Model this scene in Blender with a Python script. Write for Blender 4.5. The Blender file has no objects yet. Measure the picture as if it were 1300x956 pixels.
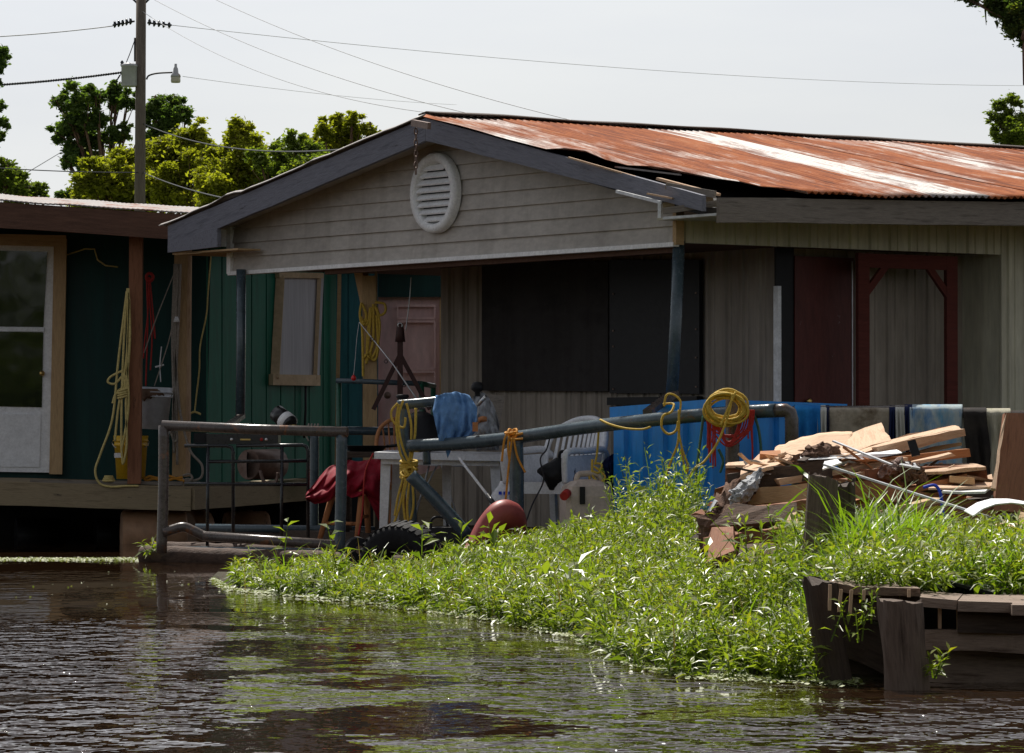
import bpy, math, random
import numpy as np
from mathutils import Vector, Matrix, noise
random.seed(7); rng = np.random.default_rng(7)
C = bpy.context.scene.collection
F, EYE = 5000.0, 0.9
TH = math.atan(82.0/F)
V3 = Vector

def P(px, py, Y):
    """world point at distance Y seen at photo pixel (px, py)"""
    v = 478.0-py
    yy = F*math.cos(TH)-v*math.sin(TH); zz = F*math.sin(TH)+v*math.cos(TH)
    return V3(((px-650.0)*Y/yy, Y, EYE+zz*Y/yy))

# ---------------------------------------------------------------- mesh builder
class MB:
    def __init__(s, xf=None):
        s.v = []; s.f = []; s.sm = []; s.xf = xf
    def add(s, vs, fs, smooth=False):
        n = len(s.v)
        for p in vs:
            p = V3(p)
            s.v.append(s.xf(p) if s.xf else p)
        for f in fs:
            s.f.append([i+n for i in f]); s.sm.append(smooth)
        return s
    def box(s, a, b):
        x0, y0, z0 = a; x1, y1, z1 = b
        return s.add([(x0,y0,z0),(x1,y0,z0),(x1,y1,z0),(x0,y1,z0),(x0,y0,z1),(x1,y0,z1),(x1,y1,z1),(x0,y1,z1)],
                     [(0,3,2,1),(4,5,6,7),(0,1,5,4),(1,2,6,5),(2,3,7,6),(3,0,4,7)])
    def hexa(s, b, t):
        """b, t: four bottom and four top corners in the same order"""
        return s.add(list(b)+list(t), [(0,3,2,1),(4,5,6,7),(0,1,5,4),(1,2,6,5),(2,3,7,6),(3,0,4,7)])
    def beam(s, p0, p1, w, h, up=(0,0,1), n=1, jit=0.0, roll=0.0, taper=1.0, bow=0.0):
        p0 = V3(p0); p1 = V3(p1); d = (p1-p0).normalized(); u = V3(up)
        if abs(d.dot(u)) > .97: u = V3((0,1,0))
        a = d.cross(u).normalized(); b = a.cross(d).normalized()
        if roll:
            c, q = math.cos(roll), math.sin(roll); a, b = a*c+b*q, b*c-a*q
        vs = []
        for i in range(n+1):
            t = i/n; k = 1+(taper-1)*t; c0 = p0.lerp(p1, t)+b*bow*math.sin(math.pi*t)
            for sa, sb in ((-1,-1),(1,-1),(1,1),(-1,1)):
                j = V3((random.uniform(-1,1), random.uniform(-1,1), random.uniform(-1,1)))*jit
                if i in (0, n): j = j+d*random.uniform(-1,1)*jit*2.5
                vs.append(c0+a*sa*w/2*k+b*sb*h/2*k+j)
        fs = [(3,2,1,0), tuple(4*n+k for k in (0,1,2,3))]
        for i in range(n):
            for k in range(4):
                fs.append((4*i+k, 4*i+(k+1)%4, 4*i+4+(k+1)%4, 4*i+4+k))
        return s.add(vs, fs)
    def tube(s, pts, r, seg=8, closed=False, caps=True, radii=None):
        pts = [V3(p) for p in pts]; n = len(pts); vs = []; prev = None
        for i, p in enumerate(pts):
            if closed: d = pts[(i+1)%n]-pts[i-1]
            else: d = pts[min(i+1,n-1)]-pts[max(i-1,0)]
            if d.length < 1e-9: d = V3((0,0,1))
            d.normalize()
            if prev is None:
                a = d.cross(V3((0,0,1)))
                if a.length < .05: a = d.cross(V3((0,1,0)))
            else: a = prev-d*prev.dot(d)
            if a.length < 1e-6: a = d.orthogonal()
            a.normalize(); prev = a; b = d.cross(a); rr = radii[i] if radii else r
            for k in range(seg):
                t = 2*math.pi*k/seg; vs.append(p+(a*math.cos(t)+b*math.sin(t))*rr)
        fs = []
        for i in range(n if closed else n-1):
            j = (i+1)%n
            for k in range(seg):
                fs.append((i*seg+k, i*seg+(k+1)%seg, j*seg+(k+1)%seg, j*seg+k))
        s.add(vs, fs, True)
        if caps and not closed:
            m = len(s.v)-n*seg
            s.f.append([m+k for k in range(seg)][::-1]); s.sm.append(False)
            s.f.append([m+(n-1)*seg+k for k in range(seg)]); s.sm.append(False)
        return s
    def lathe(s, prof, M=None, seg=24):
        M = M or Matrix(); vs = []
        for r, z in prof:
            for k in range(seg):
                t = 2*math.pi*k/seg; vs.append(M @ V3((r*math.cos(t), r*math.sin(t), z)))
        fs = []
        for i in range(len(prof)-1):
            for k in range(seg):
                fs.append((i*seg+k, i*seg+(k+1)%seg, (i+1)*seg+(k+1)%seg, (i+1)*seg+k))
        return s.add(vs, fs, True)
    def prism(s, pts, vec):
        pts = [V3(p) for p in pts]; vec = V3(vec); n = len(pts)
        return s.add(pts+[p+vec for p in pts], [tuple(range(n))[::-1], tuple(range(n, 2*n))]+
                     [(i, (i+1)%n, n+(i+1)%n, n+i) for i in range(n)])
    def grid(s, nu, nv, fn, smooth=True):
        vs = [fn(i/nu, j/nv) for j in range(nv+1) for i in range(nu+1)]
        fs = [(j*(nu+1)+i, j*(nu+1)+i+1, (j+1)*(nu+1)+i+1, (j+1)*(nu+1)+i) for j in range(nv) for i in range(nu)]
        return s.add(vs, fs, smooth)
    def sheet(s, nu, nv, fn, th, smooth=True):
        """a closed sheet with thickness th along -z of the world"""
        nn = (nu+1)*(nv+1)
        top = [V3(fn(i/nu, j/nv)) for j in range(nv+1) for i in range(nu+1)]
        t = V3(th) if hasattr(th, '__len__') else V3((0,0,-th))
        bot = [p+t for p in top]
        def idx(i, j): return j*(nu+1)+i
        fs = [(idx(i,j), idx(i+1,j), idx(i+1,j+1), idx(i,j+1)) for j in range(nv) for i in range(nu)]
        fs += [tuple(nn+k for k in f)[::-1] for f in fs]
        ed = [idx(i,0) for i in range(nu+1)]+[idx(nu,j) for j in range(1,nv+1)]+[idx(i,nv) for i in range(nu-1,-1,-1)]+[idx(0,j) for j in range(nv-1,0,-1)]
        for k in range(len(ed)):
            a, b = ed[k], ed[(k+1)%len(ed)]; fs.append((b, a, nn+a, nn+b))
        return s.add(top+bot, fs, smooth)

WM = {}
def setlab(o, label=None, cat=None, group=None, kind=None):
    if label: o['label'] = label
    if cat: o['category'] = cat
    if group: o['group'] = group
    if kind: o['kind'] = kind
    return o
def frame_of(p0, p1):
    p0 = V3(p0); p1 = V3(p1); x = (p1-p0).normalized(); z = V3((0,0,1))
    if abs(x.dot(z)) > .97: z = V3((0,-1,0))
    y = z.cross(x).normalized(); z = x.cross(y)
    M = Matrix((x, y, z)).transposed().to_4x4(); M.translation = p0
    return M
def mk(name, mb, m, parent=None, M=None, label=None, cat=None, group=None, kind=None):
    if M is None:
        if parent is not None: M = WM[parent]
        else:
            a = np.array([tuple(p) for p in mb.v]); lo = a.min(0); hi = a.max(0)
            M = Matrix.Translation(((lo[0]+hi[0])/2, (lo[1]+hi[1])/2, lo[2]))
    inv = M.inverted()
    me = bpy.data.meshes.new(name)
    me.from_pydata([tuple(inv @ p) for p in mb.v], [], mb.f); me.update()
    me.polygons.foreach_set('use_smooth', mb.sm)
    me.materials.append(m)
    o = bpy.data.objects.new(name, me); C.objects.link(o)
    if parent is not None:
        o.parent = parent; o.matrix_basis = WM[parent].inverted() @ M
    else: o.matrix_basis = M
    WM[o] = M.copy()
    return setlab(o, label, cat, group, kind)
def thing(name, label, cat, loc, group=None, M=None):
    o = bpy.data.objects.new(name, None); C.objects.link(o)
    o.empty_display_size = .1
    M = M or Matrix.Translation(loc); o.matrix_basis = M; WM[o] = M.copy()
    return setlab(o, label, cat, group)
def beam_obj(name, p0, p1, w, h, m, parent=None, label=None, cat=None, group=None, **k):
    mb = MB().beam(p0, p1, w, h, **k)
    return mk(name, mb, m, parent, frame_of(p0, p1), label, cat, group)
def copy_thing(root, M, label, group=None):
    """copy a thing with its parts and their sub-parts"""
    def cp(o, par):
        c = o.copy(); C.objects.link(c)
        if par is not None: c.parent = par
        for ch in [x for x in bpy.data.objects if x.parent == o]: cp(ch, c)
        return c
    r = cp(root, None); r.matrix_basis = M; WM[r] = M.copy(); r['label'] = label
    if group: r['group'] = group
    return r
def raw_mesh(name, verts, faces4=None, tris=None, m=None, rnd=None, smooth=False):
    """fast mesh from numpy arrays: quads or triangles, rnd = one value per face kept as colour attribute"""
    me = bpy.data.meshes.new(name); fc = faces4 if faces4 is not None else tris; k = fc.shape[1]
    me.vertices.add(len(verts)); me.vertices.foreach_set('co', verts.astype(np.float32).ravel())
    me.loops.add(fc.size); me.loops.foreach_set('vertex_index', fc.astype(np.int32).ravel())
    me.polygons.add(len(fc)); me.polygons.foreach_set('loop_start', (np.arange(len(fc))*k).astype(np.int32))
    me.polygons.foreach_set('loop_total', np.full(len(fc), k, np.int32))
    me.update(calc_edges=True)
    if rnd is not None:
        a = me.attributes.new('tone', 'FLOAT', 'FACE'); a.data.foreach_set('value', rnd.astype(np.float32))
    if smooth: me.polygons.foreach_set('use_smooth', np.ones(len(fc), bool))
    if m: me.materials.append(m)
    o = bpy.data.objects.new(name, me); C.objects.link(o); WM[o] = Matrix()
    return o

# ---------------------------------------------------------------- materials
def nmat(name):
    m = bpy.data.materials.new(name); m.use_nodes = True
    nt = m.node_tree; b = nt.nodes['Principled BSDF']
    return m, nt, b
def coords(nt, sc, shift=True):
    tc = nt.nodes.new('ShaderNodeTexCoord'); out = tc.outputs['Object']
    if shift:
        oi = nt.nodes.new('ShaderNodeObjectInfo')
        mu = nt.nodes.new('ShaderNodeVectorMath'); mu.operation = 'MULTIPLY_ADD'
        cx = nt.nodes.new('ShaderNodeCombineXYZ')
        for k in range(3): nt.links.new(oi.outputs['Random'], cx.inputs[k])
        mu.inputs[1].default_value = (17.0, 31.0, 11.0)
        nt.links.new(cx.outputs[0], mu.inputs[0]); nt.links.new(out, mu.inputs[2]); out = mu.outputs[0]
    mp = nt.nodes.new('ShaderNodeMapping'); mp.inputs['Scale'].default_value = sc
    nt.links.new(out, mp.inputs['Vector'])
    return mp.outputs['Vector']
def tex(nt, vec, scale, detail=6, rough=.6, dist=0.0):
    n = nt.nodes.new('ShaderNodeTexNoise'); n.inputs['Scale'].default_value = scale
    n.inputs['Detail'].default_value = detail; n.inputs['Roughness'].default_value = rough
    n.inputs['Distortion'].default_value = dist
    nt.links.new(vec, n.inputs['Vector']); return n.outputs['Fac']
def ramp(nt, fac, stops, interp='LINEAR'):
    r = nt.nodes.new('ShaderNodeValToRGB'); r.color_ramp.interpolation = interp; e = r.color_ramp.elements
    while len(e) < len(stops): e.new(.5)
    for k, (p, c) in enumerate(stops):
        e[k].position = p; e[k].color = (c[0], c[1], c[2], 1) if hasattr(c, '__len__') else (c, c, c, 1)
    nt.links.new(fac, r.inputs[0]); return r.outputs[0]
def mixc(nt, fac, a, b, mode='MIX'):
    n = nt.nodes.new('ShaderNodeMix'); n.data_type = 'RGBA'; n.blend_type = mode
    for s, x in ((n.inputs[0], fac), (n.inputs[6], a), (n.inputs[7], b)):
        if hasattr(x, 'is_linked'): nt.links.new(x, s)
        elif hasattr(x, '__len__'): s.default_value = (x[0], x[1], x[2], 1)
        else: s.default_value = x
    return n.outputs[2]
def bump(nt, b, h, strength, dist=.01):
    n = nt.nodes.new('ShaderNodeBump'); n.inputs['Strength'].default_value = strength; n.inputs['Distance'].default_value = dist
    nt.links.new(h, n.inputs['Height']); nt.links.new(n.outputs[0], b.inputs['Normal']); return n
def weathered(name, c1, c2, c3=None, sc=(1,1,1), scale=6, rough=.7, metal=0.0, bp=.4, bd=.004, spot=None, spotcov=.6, streak=0.0):
    """a surface that wanders between two or three colours, with bumps and patches of spot colour"""
    m, nt, b = nmat(name); v = coords(nt, sc)
    n1 = tex(nt, v, scale, 8, .65); n2 = tex(nt, v, scale*4.3, 5, .7)
    st = [(.3, c1), (.68, c2)] if c3 is None else [(.28, c1), (.5, c2), (.72, c3)]
    col = ramp(nt, n1, st)
    col = mixc(nt, .55, col, ramp(nt, n2, [(.25, .62), (.75, 1.25)]), 'MULTIPLY')
    if spot:
        v2 = coords(nt, tuple((x+1)/2 for x in sc)); n3 = tex(nt, v2, scale*.8, 9, .75, .4)
        col = mixc(nt, ramp(nt, n3, [(spotcov, 0), (spotcov+.06, 1)]), col, spot)
    if streak:
        v4 = coords(nt, (2.0, 2.0, .16)); col = mixc(nt, streak*.6, col, ramp(nt, tex(nt, v4, 3.2, 4, .6), [(.36, (.5,.46,.42)), (.52, (1,1,1))]), 'MULTIPLY')
        v5 = coords(nt, (1, 1, 1)); col = mixc(nt, streak, col, ramp(nt, tex(nt, v5, .9, 4, .6), [(.3, (.68,.66,.63)), (.6, (1.06,1.05,1.02))]), 'MULTIPLY')
    nt.links.new(col, b.inputs['Base Color'])
    b.inputs['Roughness'].default_value = rough; b.inputs['Metallic'].default_value = metal
    if rough > .42: b.inputs['Specular IOR Level'].default_value = .22
    if rough < .9:
        r = nt.nodes.new('ShaderNodeMapRange'); r.inputs['To Min'].default_value = max(.05, rough-.15); r.inputs['To Max'].default_value = min(1, rough+.15)
        nt.links.new(n2, r.inputs['Value']); nt.links.new(r.outputs[0], b.inputs['Roughness'])
    bump(nt, b, n2, bp, bd)
    return m
def plain(name, c, rough=.5, metal=0.0, bp=.15, scale=12, var=.25):
    c = V3(c)
    return weathered(name, tuple(c*(1-var)), tuple(c*(1+var*.6)), scale=scale, rough=rough, metal=metal, bp=bp, bd=.002)
def wood(name, c1, c2, c3=None, rough=.8, bp=.6, spot=None):
    return weathered(name, c1, c2, c3, sc=(.9, 9, 9), scale=4, rough=rough, bp=bp, bd=.006, spot=spot, spotcov=.62)

M = {}
M['siding'] = weathered('vinyl_siding', (.43,.40,.37), (.54,.505,.465), sc=(1,1,2.5), scale=2.2, rough=.62, bp=.12, bd=.003, spot=(.30,.27,.23), spotcov=.68, streak=.45)
M['fascia'] = wood('grey_painted_board', (.12,.125,.155), (.215,.22,.26), (.16,.165,.20), spot=(.07,.065,.07))
M['greywood'] = wood('silvered_timber', (.10,.085,.072), (.24,.21,.18), (.16,.138,.118), spot=(.06,.045,.035))
M['darkwood'] = wood('dark_timber', (.028,.02,.016), (.085,.062,.048), (.05,.037,.03), bp=.9)
M['tanwood'] = wood('tan_timber', (.38,.25,.13), (.55,.38,.21), (.46,.31,.17))
M['brownwood'] = wood('red_brown_timber', (.15,.06,.035), (.30,.135,.075), (.22,.095,.055), spot=(.07,.035,.025))
M['deckwood'] = wood('treated_deck_board', (.20,.155,.095), (.34,.27,.17), (.27,.21,.13), spot=(.10,.08,.06))
M['palewood'] = wood('pale_split_board', (.34,.20,.12), (.56,.39,.26), (.45,.29,.18), spot=(.2,.1,.06))
M['orangewood'] = wood('orange_board', (.30,.12,.05), (.48,.21,.09), (.39,.16,.07), spot=(.14,.06,.03))
M['veneer'] = wood('veneer_sheet', (.46,.27,.16), (.66,.46,.31), (.57,.36,.23), spot=(.30,.15,.08))
M['white'] = plain('white_paint', (.88,.88,.88), .5, var=.12)
M['whiteplastic'] = plain('white_plastic', (.80,.81,.84), .35, bp=.05, var=.1)
M['creamplastic'] = plain('cream_plastic', (.55,.45,.38), .4, bp=.1, var=.2)
M['darkbrown'] = wood('brown_fascia', (.085,.045,.032), (.15,.08,.055))
M['ribwall'] = weathered('ribbed_metal_wall', (.27,.235,.20), (.38,.335,.285), sc=(3,3,.5), scale=2, rough=.6, bp=.1, spot=(.23,.18,.13), spotcov=.66, streak=.55)
M['ribgreen'] = weathered('weathered_green_metal', (.46,.44,.33), (.62,.60,.48), (.53,.51,.39), sc=(3,3,.45), scale=1.6, rough=.55, bp=.1, spot=(.25,.24,.15), spotcov=.66, streak=.55)
M['boarded'] = weathered('black_stained_board', (.018,.016,.016), (.042,.038,.038), (.028,.023,.023), sc=(.7,.7,1), scale=3, rough=.75, bp=.2, streak=.6)
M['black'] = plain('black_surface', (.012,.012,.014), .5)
M['blackplastic'] = plain('black_plastic', (.02,.02,.022), .3, bp=.05)
M['rubber'] = weathered('old_rubber', (.008,.008,.009), (.024,.024,.026), scale=9, rough=.8, bp=.6, bd=.006)
M['redwood'] = wood('oxblood_painted_wood', (.085,.02,.015), (.13,.032,.024), spot=(.05,.02,.018))
M['chipped'] = weathered('chipped_oxblood_paint', (.085,.024,.02), (.13,.036,.03), sc=(5,5,1.0), scale=4, rough=.5, bp=.2, spot=(.30,.24,.23), spotcov=.64)
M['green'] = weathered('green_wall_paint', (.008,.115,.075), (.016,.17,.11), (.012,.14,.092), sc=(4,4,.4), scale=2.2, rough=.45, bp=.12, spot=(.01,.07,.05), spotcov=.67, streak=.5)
M['greenshade'] = weathered('shaded_green_wall_paint', (.004,.032,.03), (.007,.05,.046), sc=(4,4,.4), scale=2, rough=.5, bp=.12)  # shaded copy of the green paint, shadow put into its colour
M['teal'] = weathered('teal_wall_paint', (.025,.13,.18), (.045,.20,.26), sc=(3,3,.4), scale=2.2, rough=.5, bp=.12)
M['pink'] = weathered('faded_pink_door', (.74,.50,.49), (.86,.62,.60), sc=(2,2,.6), scale=2, rough=.5, bp=.08, spot=(.4,.24,.22), spotcov=.68)
M['bluepipe'] = weathered('blue_grey_pipe', (.03,.05,.066), (.065,.095,.115), (.045,.075,.095), scale=8, rough=.24, bp=.3, spot=(.14,.09,.06), spotcov=.62)
M['rustpipe'] = weathered('rust_streaked_pipe', (.05,.045,.042), (.11,.09,.08), (.07,.058,.05), scale=6, rough=.28, bp=.4, spot=(.22,.10,.05), spotcov=.56)
M['greenpipe'] = plain('green_pipe', (.02,.10,.06), .3)
M['wire'] = plain('black_wire', (.012,.013,.017), .25, bp=.05)
M['bluebin'] = weathered('blue_moulded_plastic', (.003,.24,.72), (.006,.30,.82), sc=(2,2,.4), scale=3, rough=.42, bp=.08, spot=(.01,.09,.28), spotcov=.7)
M['yellowrope'] = plain('yellow_rope', (.62,.42,.07), .7, bp=.8, scale=60, var=.3)
M['orangerope'] = plain('orange_rope', (.60,.27,.04), .7, bp=.8, scale=60, var=.3)
M['tanrope'] = plain('pale_yellow_rope', (.66,.54,.22), .8, bp=.8, scale=60, var=.3)
M['greyrope'] = plain('grey_rope', (.36,.32,.28), .8, bp=.8, scale=60, var=.3)
M['redcord'] = plain('red_cord', (.42,.035,.03), .6, bp=.5, scale=60)
M['bluecord'] = plain('blue_cord', (.03,.08,.7), .5, bp=.3, scale=60)
M['redcloth'] = weathered('crimson_cloth', (.18,.004,.014), (.32,.010,.028), scale=5, rough=.75, bp=.3)
M['denim'] = weathered('faded_blue_cloth', (.06,.17,.38), (.14,.28,.52), (.09,.22,.46), scale=7, rough=.85, bp=.5, spot=(.3,.35,.42), spotcov=.66)
M['redplastic'] = weathered('faded_red_plastic', (.25,.048,.045), (.36,.09,.08), scale=3, rough=.45, bp=.15)
M['silver'] = plain('bright_metal', (.6,.6,.6), .3, .9)
M['alum'] = plain('aluminium_trim', (.62,.63,.65), .4, .2)
M['brass'] = plain('brass', (.6,.42,.15), .3, .9)
M['tin'] = weathered('rusty_tin', (.12,.07,.05), (.26,.19,.16), scale=7, rough=.5, metal=.3, bp=.4)
M['barrel'] = weathered('brown_barrel', (.34,.18,.10), (.46,.27,.16), (.40,.22,.13), scale=3, rough=.5, bp=.2, spot=(.15,.09,.06), spotcov=.6)
M['yellowplastic'] = plain('yellow_plastic', (.75,.45,.02), .4, bp=.05, var=.12)
M['bucketwhite'] = weathered('dirty_white_plastic', (.5,.53,.6), (.62,.65,.7), scale=4, rough=.4, bp=.1)
M['grime'] = weathered('brown_grime', (.08,.045,.03), (.2,.13,.09), scale=12, rough=.9)
M['curtain'] = weathered('pale_net_curtain', (.45,.46,.50), (.62,.63,.67), sc=(14,14,.3), scale=2.2, rough=.9, bp=.4)
M['pole'] = wood('creosoted_pole', (.10,.08,.066), (.2,.165,.135))
M['galv'] = weathered('transformer_grey', (.40,.41,.43), (.5,.5,.52), scale=1.5, rough=.5, spot=(.33,.13,.06), spotcov=.58)
M['porcelain'] = plain('dark_porcelain', (.02,.025,.035), .2)
M['bark'] = weathered('bark', (.06,.035,.025), (.20,.12,.085), (.12,.07,.05), scale=9, rough=.95, bp=1, bd=.02)
M['flashing'] = weathered('torn_grey_felt', (.22,.23,.25), (.5,.51,.53), scale=9, rough=.6, bp=.6, bd=.01)
M['fluff'] = weathered('insulation', (.2,.12,.1), (.5,.38,.34), scale=20, rough=1, bp=1, bd=.02)
M['cable'] = plain('cable', (.03,.03,.035), .5)
M['fadedcable'] = plain('grey_cable', (.6,.6,.63), .5)
M['camo'] = weathered('camouflage_towel', (.12,.085,.05), (.38,.33,.26), (.22,.2,.16), scale=7, rough=.95, bp=.5, spot=(.25,.12,.07), spotcov=.6)
M['stripe'] = weathered('striped_beige_cloth', (.14,.17,.08), (.45,.42,.33), (.3,.28,.2), sc=(3,3,.25), scale=9, rough=.95, bp=.5)
M['beach'] = weathered('blue_and_white_towel', (.02,.17,.42), (.40,.46,.46), (.05,.30,.55), sc=(1.2,1.2,.5), scale=7, rough=.95, bp=.5, spot=(.5,.5,.46), spotcov=.6)
M['bluetowel'] = weathered('bright_blue_towel', (.01,.13,.42), (.03,.25,.6), scale=5, rough=.95, bp=.5, spot=(.45,.5,.5), spotcov=.66)
M['darkcloth'] = weathered('black_and_brown_cloth', (.012,.011,.012), (.05,.042,.036), scale=4, rough=.95, bp=.5, spot=(.11,.085,.065), spotcov=.6)
M['whitecloth'] = weathered('white_striped_cloth', (.42,.42,.38), (.6,.6,.56), sc=(3,3,.3), scale=6, rough=.95, bp=.5)
M['navy'] = plain('navy_cloth', (.012,.02,.07), .9, bp=.4)

def rust_mat(name, white, seedoff=0.0):
    m, nt, b = nmat(name); v = coords(nt, (4.2, .55, 1)); v2 = coords(nt, (1.6, .5, 1)); v3 = coords(nt, (9, 3, 2))
    n1 = tex(nt, v, 1.7, 10, .72, .3); n2 = tex(nt, v2, 1.3, 8, .62, .2); n3 = tex(nt, v3, 6, 6, .8)
    rust = ramp(nt, n1, [(.30, (.07,.028,.016)), (.42, (.23,.062,.022)), (.54, (.37,.11,.032)), (.72, (.44,.21,.11))])
    rust = mixc(nt, .5, rust, ramp(nt, n3, [(.25, .55), (.75, 1.3)]), 'MULTIPLY')
    zinc = ramp(nt, n3, [(.3, (.20,.18,.17)), (.7, (.36,.335,.32))])
    lo = {0: .565, 1: .43, 2: .50, 3: .2}[white]
    f = ramp(nt, mixc(nt, .5, n2, n1), [(lo-.05, 0), (lo+.07, 1)])
    nt.links.new(mixc(nt, f, rust, zinc), b.inputs['Base Color'])
    b.inputs['Metallic'].default_value = .1
    b.inputs['Specular IOR Level'].default_value = .2
    r = ramp(nt, f, [(0, .9), (1, .55)]); nt.links.new(r, b.inputs['Roughness'])
    bump(nt, b, n3, .35, .004); return m
M['rust'] = rust_mat('rusted_corrugated_iron', 0); M['zinc'] = rust_mat('bare_corrugated_iron', 1); M['mixrust'] = rust_mat('half_rusted_iron', 2); M['zincdull'] = rust_mat('dull_galvanised_iron', 3)

def glass_mat():
    m, nt, b = nmat('dark_window_glass'); b.inputs['Base Color'].default_value = (.012,.016,.012,1)
    b.inputs['Roughness'].default_value = .05
    v = coords(nt, (1,1,1)); bump(nt, b, tex(nt, v, 1.6, 2), .12, .05); return m
M['glass'] = glass_mat()

def leaf_mat(name, dark, light, trans=.45, gloss=.35):
    m, nt, b = nmat(name)
    at = nt.nodes.new('ShaderNodeAttribute'); at.attribute_name = 'tone'
    col = ramp(nt, at.outputs['Fac'], [(0, dark), (.9, light), (1, tuple(V3(light)*.7+V3((.12,.07,.0))))])
    nt.links.new(col, b.inputs['Base Color']); b.inputs['Roughness'].default_value = gloss
    tr = nt.nodes.new('ShaderNodeBsdfTranslucent')
    nt.links.new(mixc(nt, .7, col, (1.3,1.5,.25), 'MULTIPLY'), tr.inputs['Color'])
    mx = nt.nodes.new('ShaderNodeMixShader'); mx.inputs[0].default_value = trans
    nt.links.new(b.outputs[0], mx.inputs[1]); nt.links.new(tr.outputs[0], mx.inputs[2])
    nt.links.new(mx.outputs[0], nt.nodes['Material Output'].inputs['Surface']); return m
M['weed'] = leaf_mat('waterside_leaf', (.07,.12,.012), (.27,.32,.04), .48, .38)
M['grass'] = leaf_mat('grass_blade', (.11,.18,.015), (.23,.34,.03), .5, .4)
M['crown_dark'] = leaf_mat('dark_tree_leaf', (.065,.11,.03), (.15,.21,.05), .58, .75)
M['crown_lime'] = leaf_mat('yellow_green_tree_leaf', (.19,.20,.02), (.36,.35,.04), .66, .75)
M['crown_mid'] = leaf_mat('green_tree_leaf', (.11,.15,.025), (.22,.27,.045), .6, .75)
M['duck'] = leaf_mat('duckweed_leaf', (.2,.25,.08), (.4,.42,.25), .2, .6)

M['log'] = weathered('waterlogged_log', (.03,.02,.016), (.12,.08,.062), (.06,.042,.034), sc=(.5,2,2), scale=6, rough=.8, bp=.9, bd=.012)

M['cream'] = weathered('cream_window_frame', (.50,.38,.24), (.66,.52,.35), scale=5, rough=.7, bp=.2)
# ---------------------------------------------------------------- camera, world, sun
sc = bpy.context.scene
cam = bpy.data.cameras.new('camera'); co = bpy.data.objects.new('camera', cam); C.objects.link(co)
cam.lens = 36*F/1300; cam.sensor_width = 36; cam.clip_start = .5; cam.clip_end = 6000
co.location = (0, 0, EYE); co.rotation_euler = (math.pi/2+TH, 0, 0); sc.camera = co
SEL, SAZ = math.radians(54), math.radians(-14)      # elevation, azimuth measured from +Y towards +X
w = bpy.data.worlds.new('World'); sc.world = w; w.use_nodes = True; nt = w.node_tree
bg = nt.nodes['Background']; sky = nt.nodes.new('ShaderNodeTexSky'); sky.sky_type = 'NISHITA'; sky.sun_disc = False
sky.sun_elevation = SEL; sky.sun_rotation = SAZ; sky.air_density = 1.0; sky.dust_density = 1.0; sky.ozone_density = 1.5
hs = nt.nodes.new('ShaderNodeHueSaturation'); hs.inputs['Saturation'].default_value = .22
nt.links.new(sky.outputs[0], hs.inputs['Color'])
wtc = nt.nodes.new('ShaderNodeTexCoord'); wmp = nt.nodes.new('ShaderNodeMapping'); wmp.inputs['Scale'].default_value = (3, 3, 14)
nt.links.new(wtc.outputs['Generated'], wmp.inputs['Vector'])
nt.links.new(mixc(nt, 1.0, hs.outputs[0], ramp(nt, tex(nt, wmp.outputs[0], 2.2, 5, .55), [(.3, (.955,.955,.985)), (.7, (1.03,1.02,1.02))]), 'MULTIPLY'), bg.inputs['Color'])
bg.inputs['Strength'].default_value = .086
sun = bpy.data.lights.new('sun', 'SUN'); sun.energy = 5.0; sun.angle = math.radians(.5); sun.color = (1, .95, .87)
so = bpy.data.objects.new('sun', sun); C.objects.link(so); so.location = (0, 60, 80)
sd = V3((math.sin(SAZ)*math.cos(SEL), math.cos(SAZ)*math.cos(SEL), math.sin(SEL)))
so.rotation_euler = (-sd).to_track_quat('-Z', 'Y').to_euler()
vs = sc.view_settings; vs.view_transform = 'Standard'; vs.look = 'None'; vs.exposure = .28; vs.gamma = 1; vs.use_curve_mapping = False
sc.cycles.max_bounces = 6; sc.cycles.transparent_max_bounces = 4; sc.cycles.caustics_reflective = False; sc.cycles.caustics_refractive = False
sc.cycles.use_denoising = True; sc.cycles.sample_clamp_indirect = 6

# ---------------------------------------------------------------- water and land
def water_mat():
    m, nt, b = nmat('murky_bayou_water')
    b.inputs['Base Color'].default_value = (.026,.013,.006,1); b.inputs['Roughness'].default_value = .015; b.inputs['IOR'].default_value = 1.33
    tc = nt.nodes.new('ShaderNodeTexCoord')
    def mp(sx, sy):
        q = nt.nodes.new('ShaderNodeMapping'); q.inputs['Scale'].default_value = (sx, sy, 1); nt.links.new(tc.outputs['Object'], q.inputs['Vector']); return q.outputs[0]
    a = tex(nt, mp(1.0, .55), 6.5, 1.4, .5); c = tex(nt, mp(1, .55), 21, 1, .5); d = tex(nt, mp(.5, .42), 1.6, 4, .6)
    # wind ruffles the open water near the boat, the lee of the bank stays calm
    sep = nt.nodes.new('ShaderNodeSeparateXYZ'); nt.links.new(tc.outputs['Object'], sep.inputs[0])
    mr = nt.nodes.new('ShaderNodeMapRange'); mr.inputs['From Min'].default_value = 15.8; mr.inputs['From Max'].default_value = 20.8
    mr.inputs['To Min'].default_value = 1.0; mr.inputs['To Max'].default_value = .05
    nt.links.new(sep.outputs['Y'], mr.inputs['Value'])
    pm = nt.nodes.new('ShaderNodeMath'); pm.operation = 'MULTIPLY'
    nt.links.new(mr.outputs[0], pm.inputs[0]); nt.links.new(ramp(nt, d, [(.44, .06), (.54, 1.0)]), pm.inputs[1])
    ad = nt.nodes.new('ShaderNodeMath'); ad.operation = 'MULTIPLY_ADD'; ad.inputs[1].default_value = .3
    nt.links.new(c, ad.inputs[0]); nt.links.new(a, ad.inputs[2])
    bn = bump(nt, b, ad.outputs[0], 1.0, .13); nt.links.new(pm.outputs[0], bn.inputs['Strength'])
    return m
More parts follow.
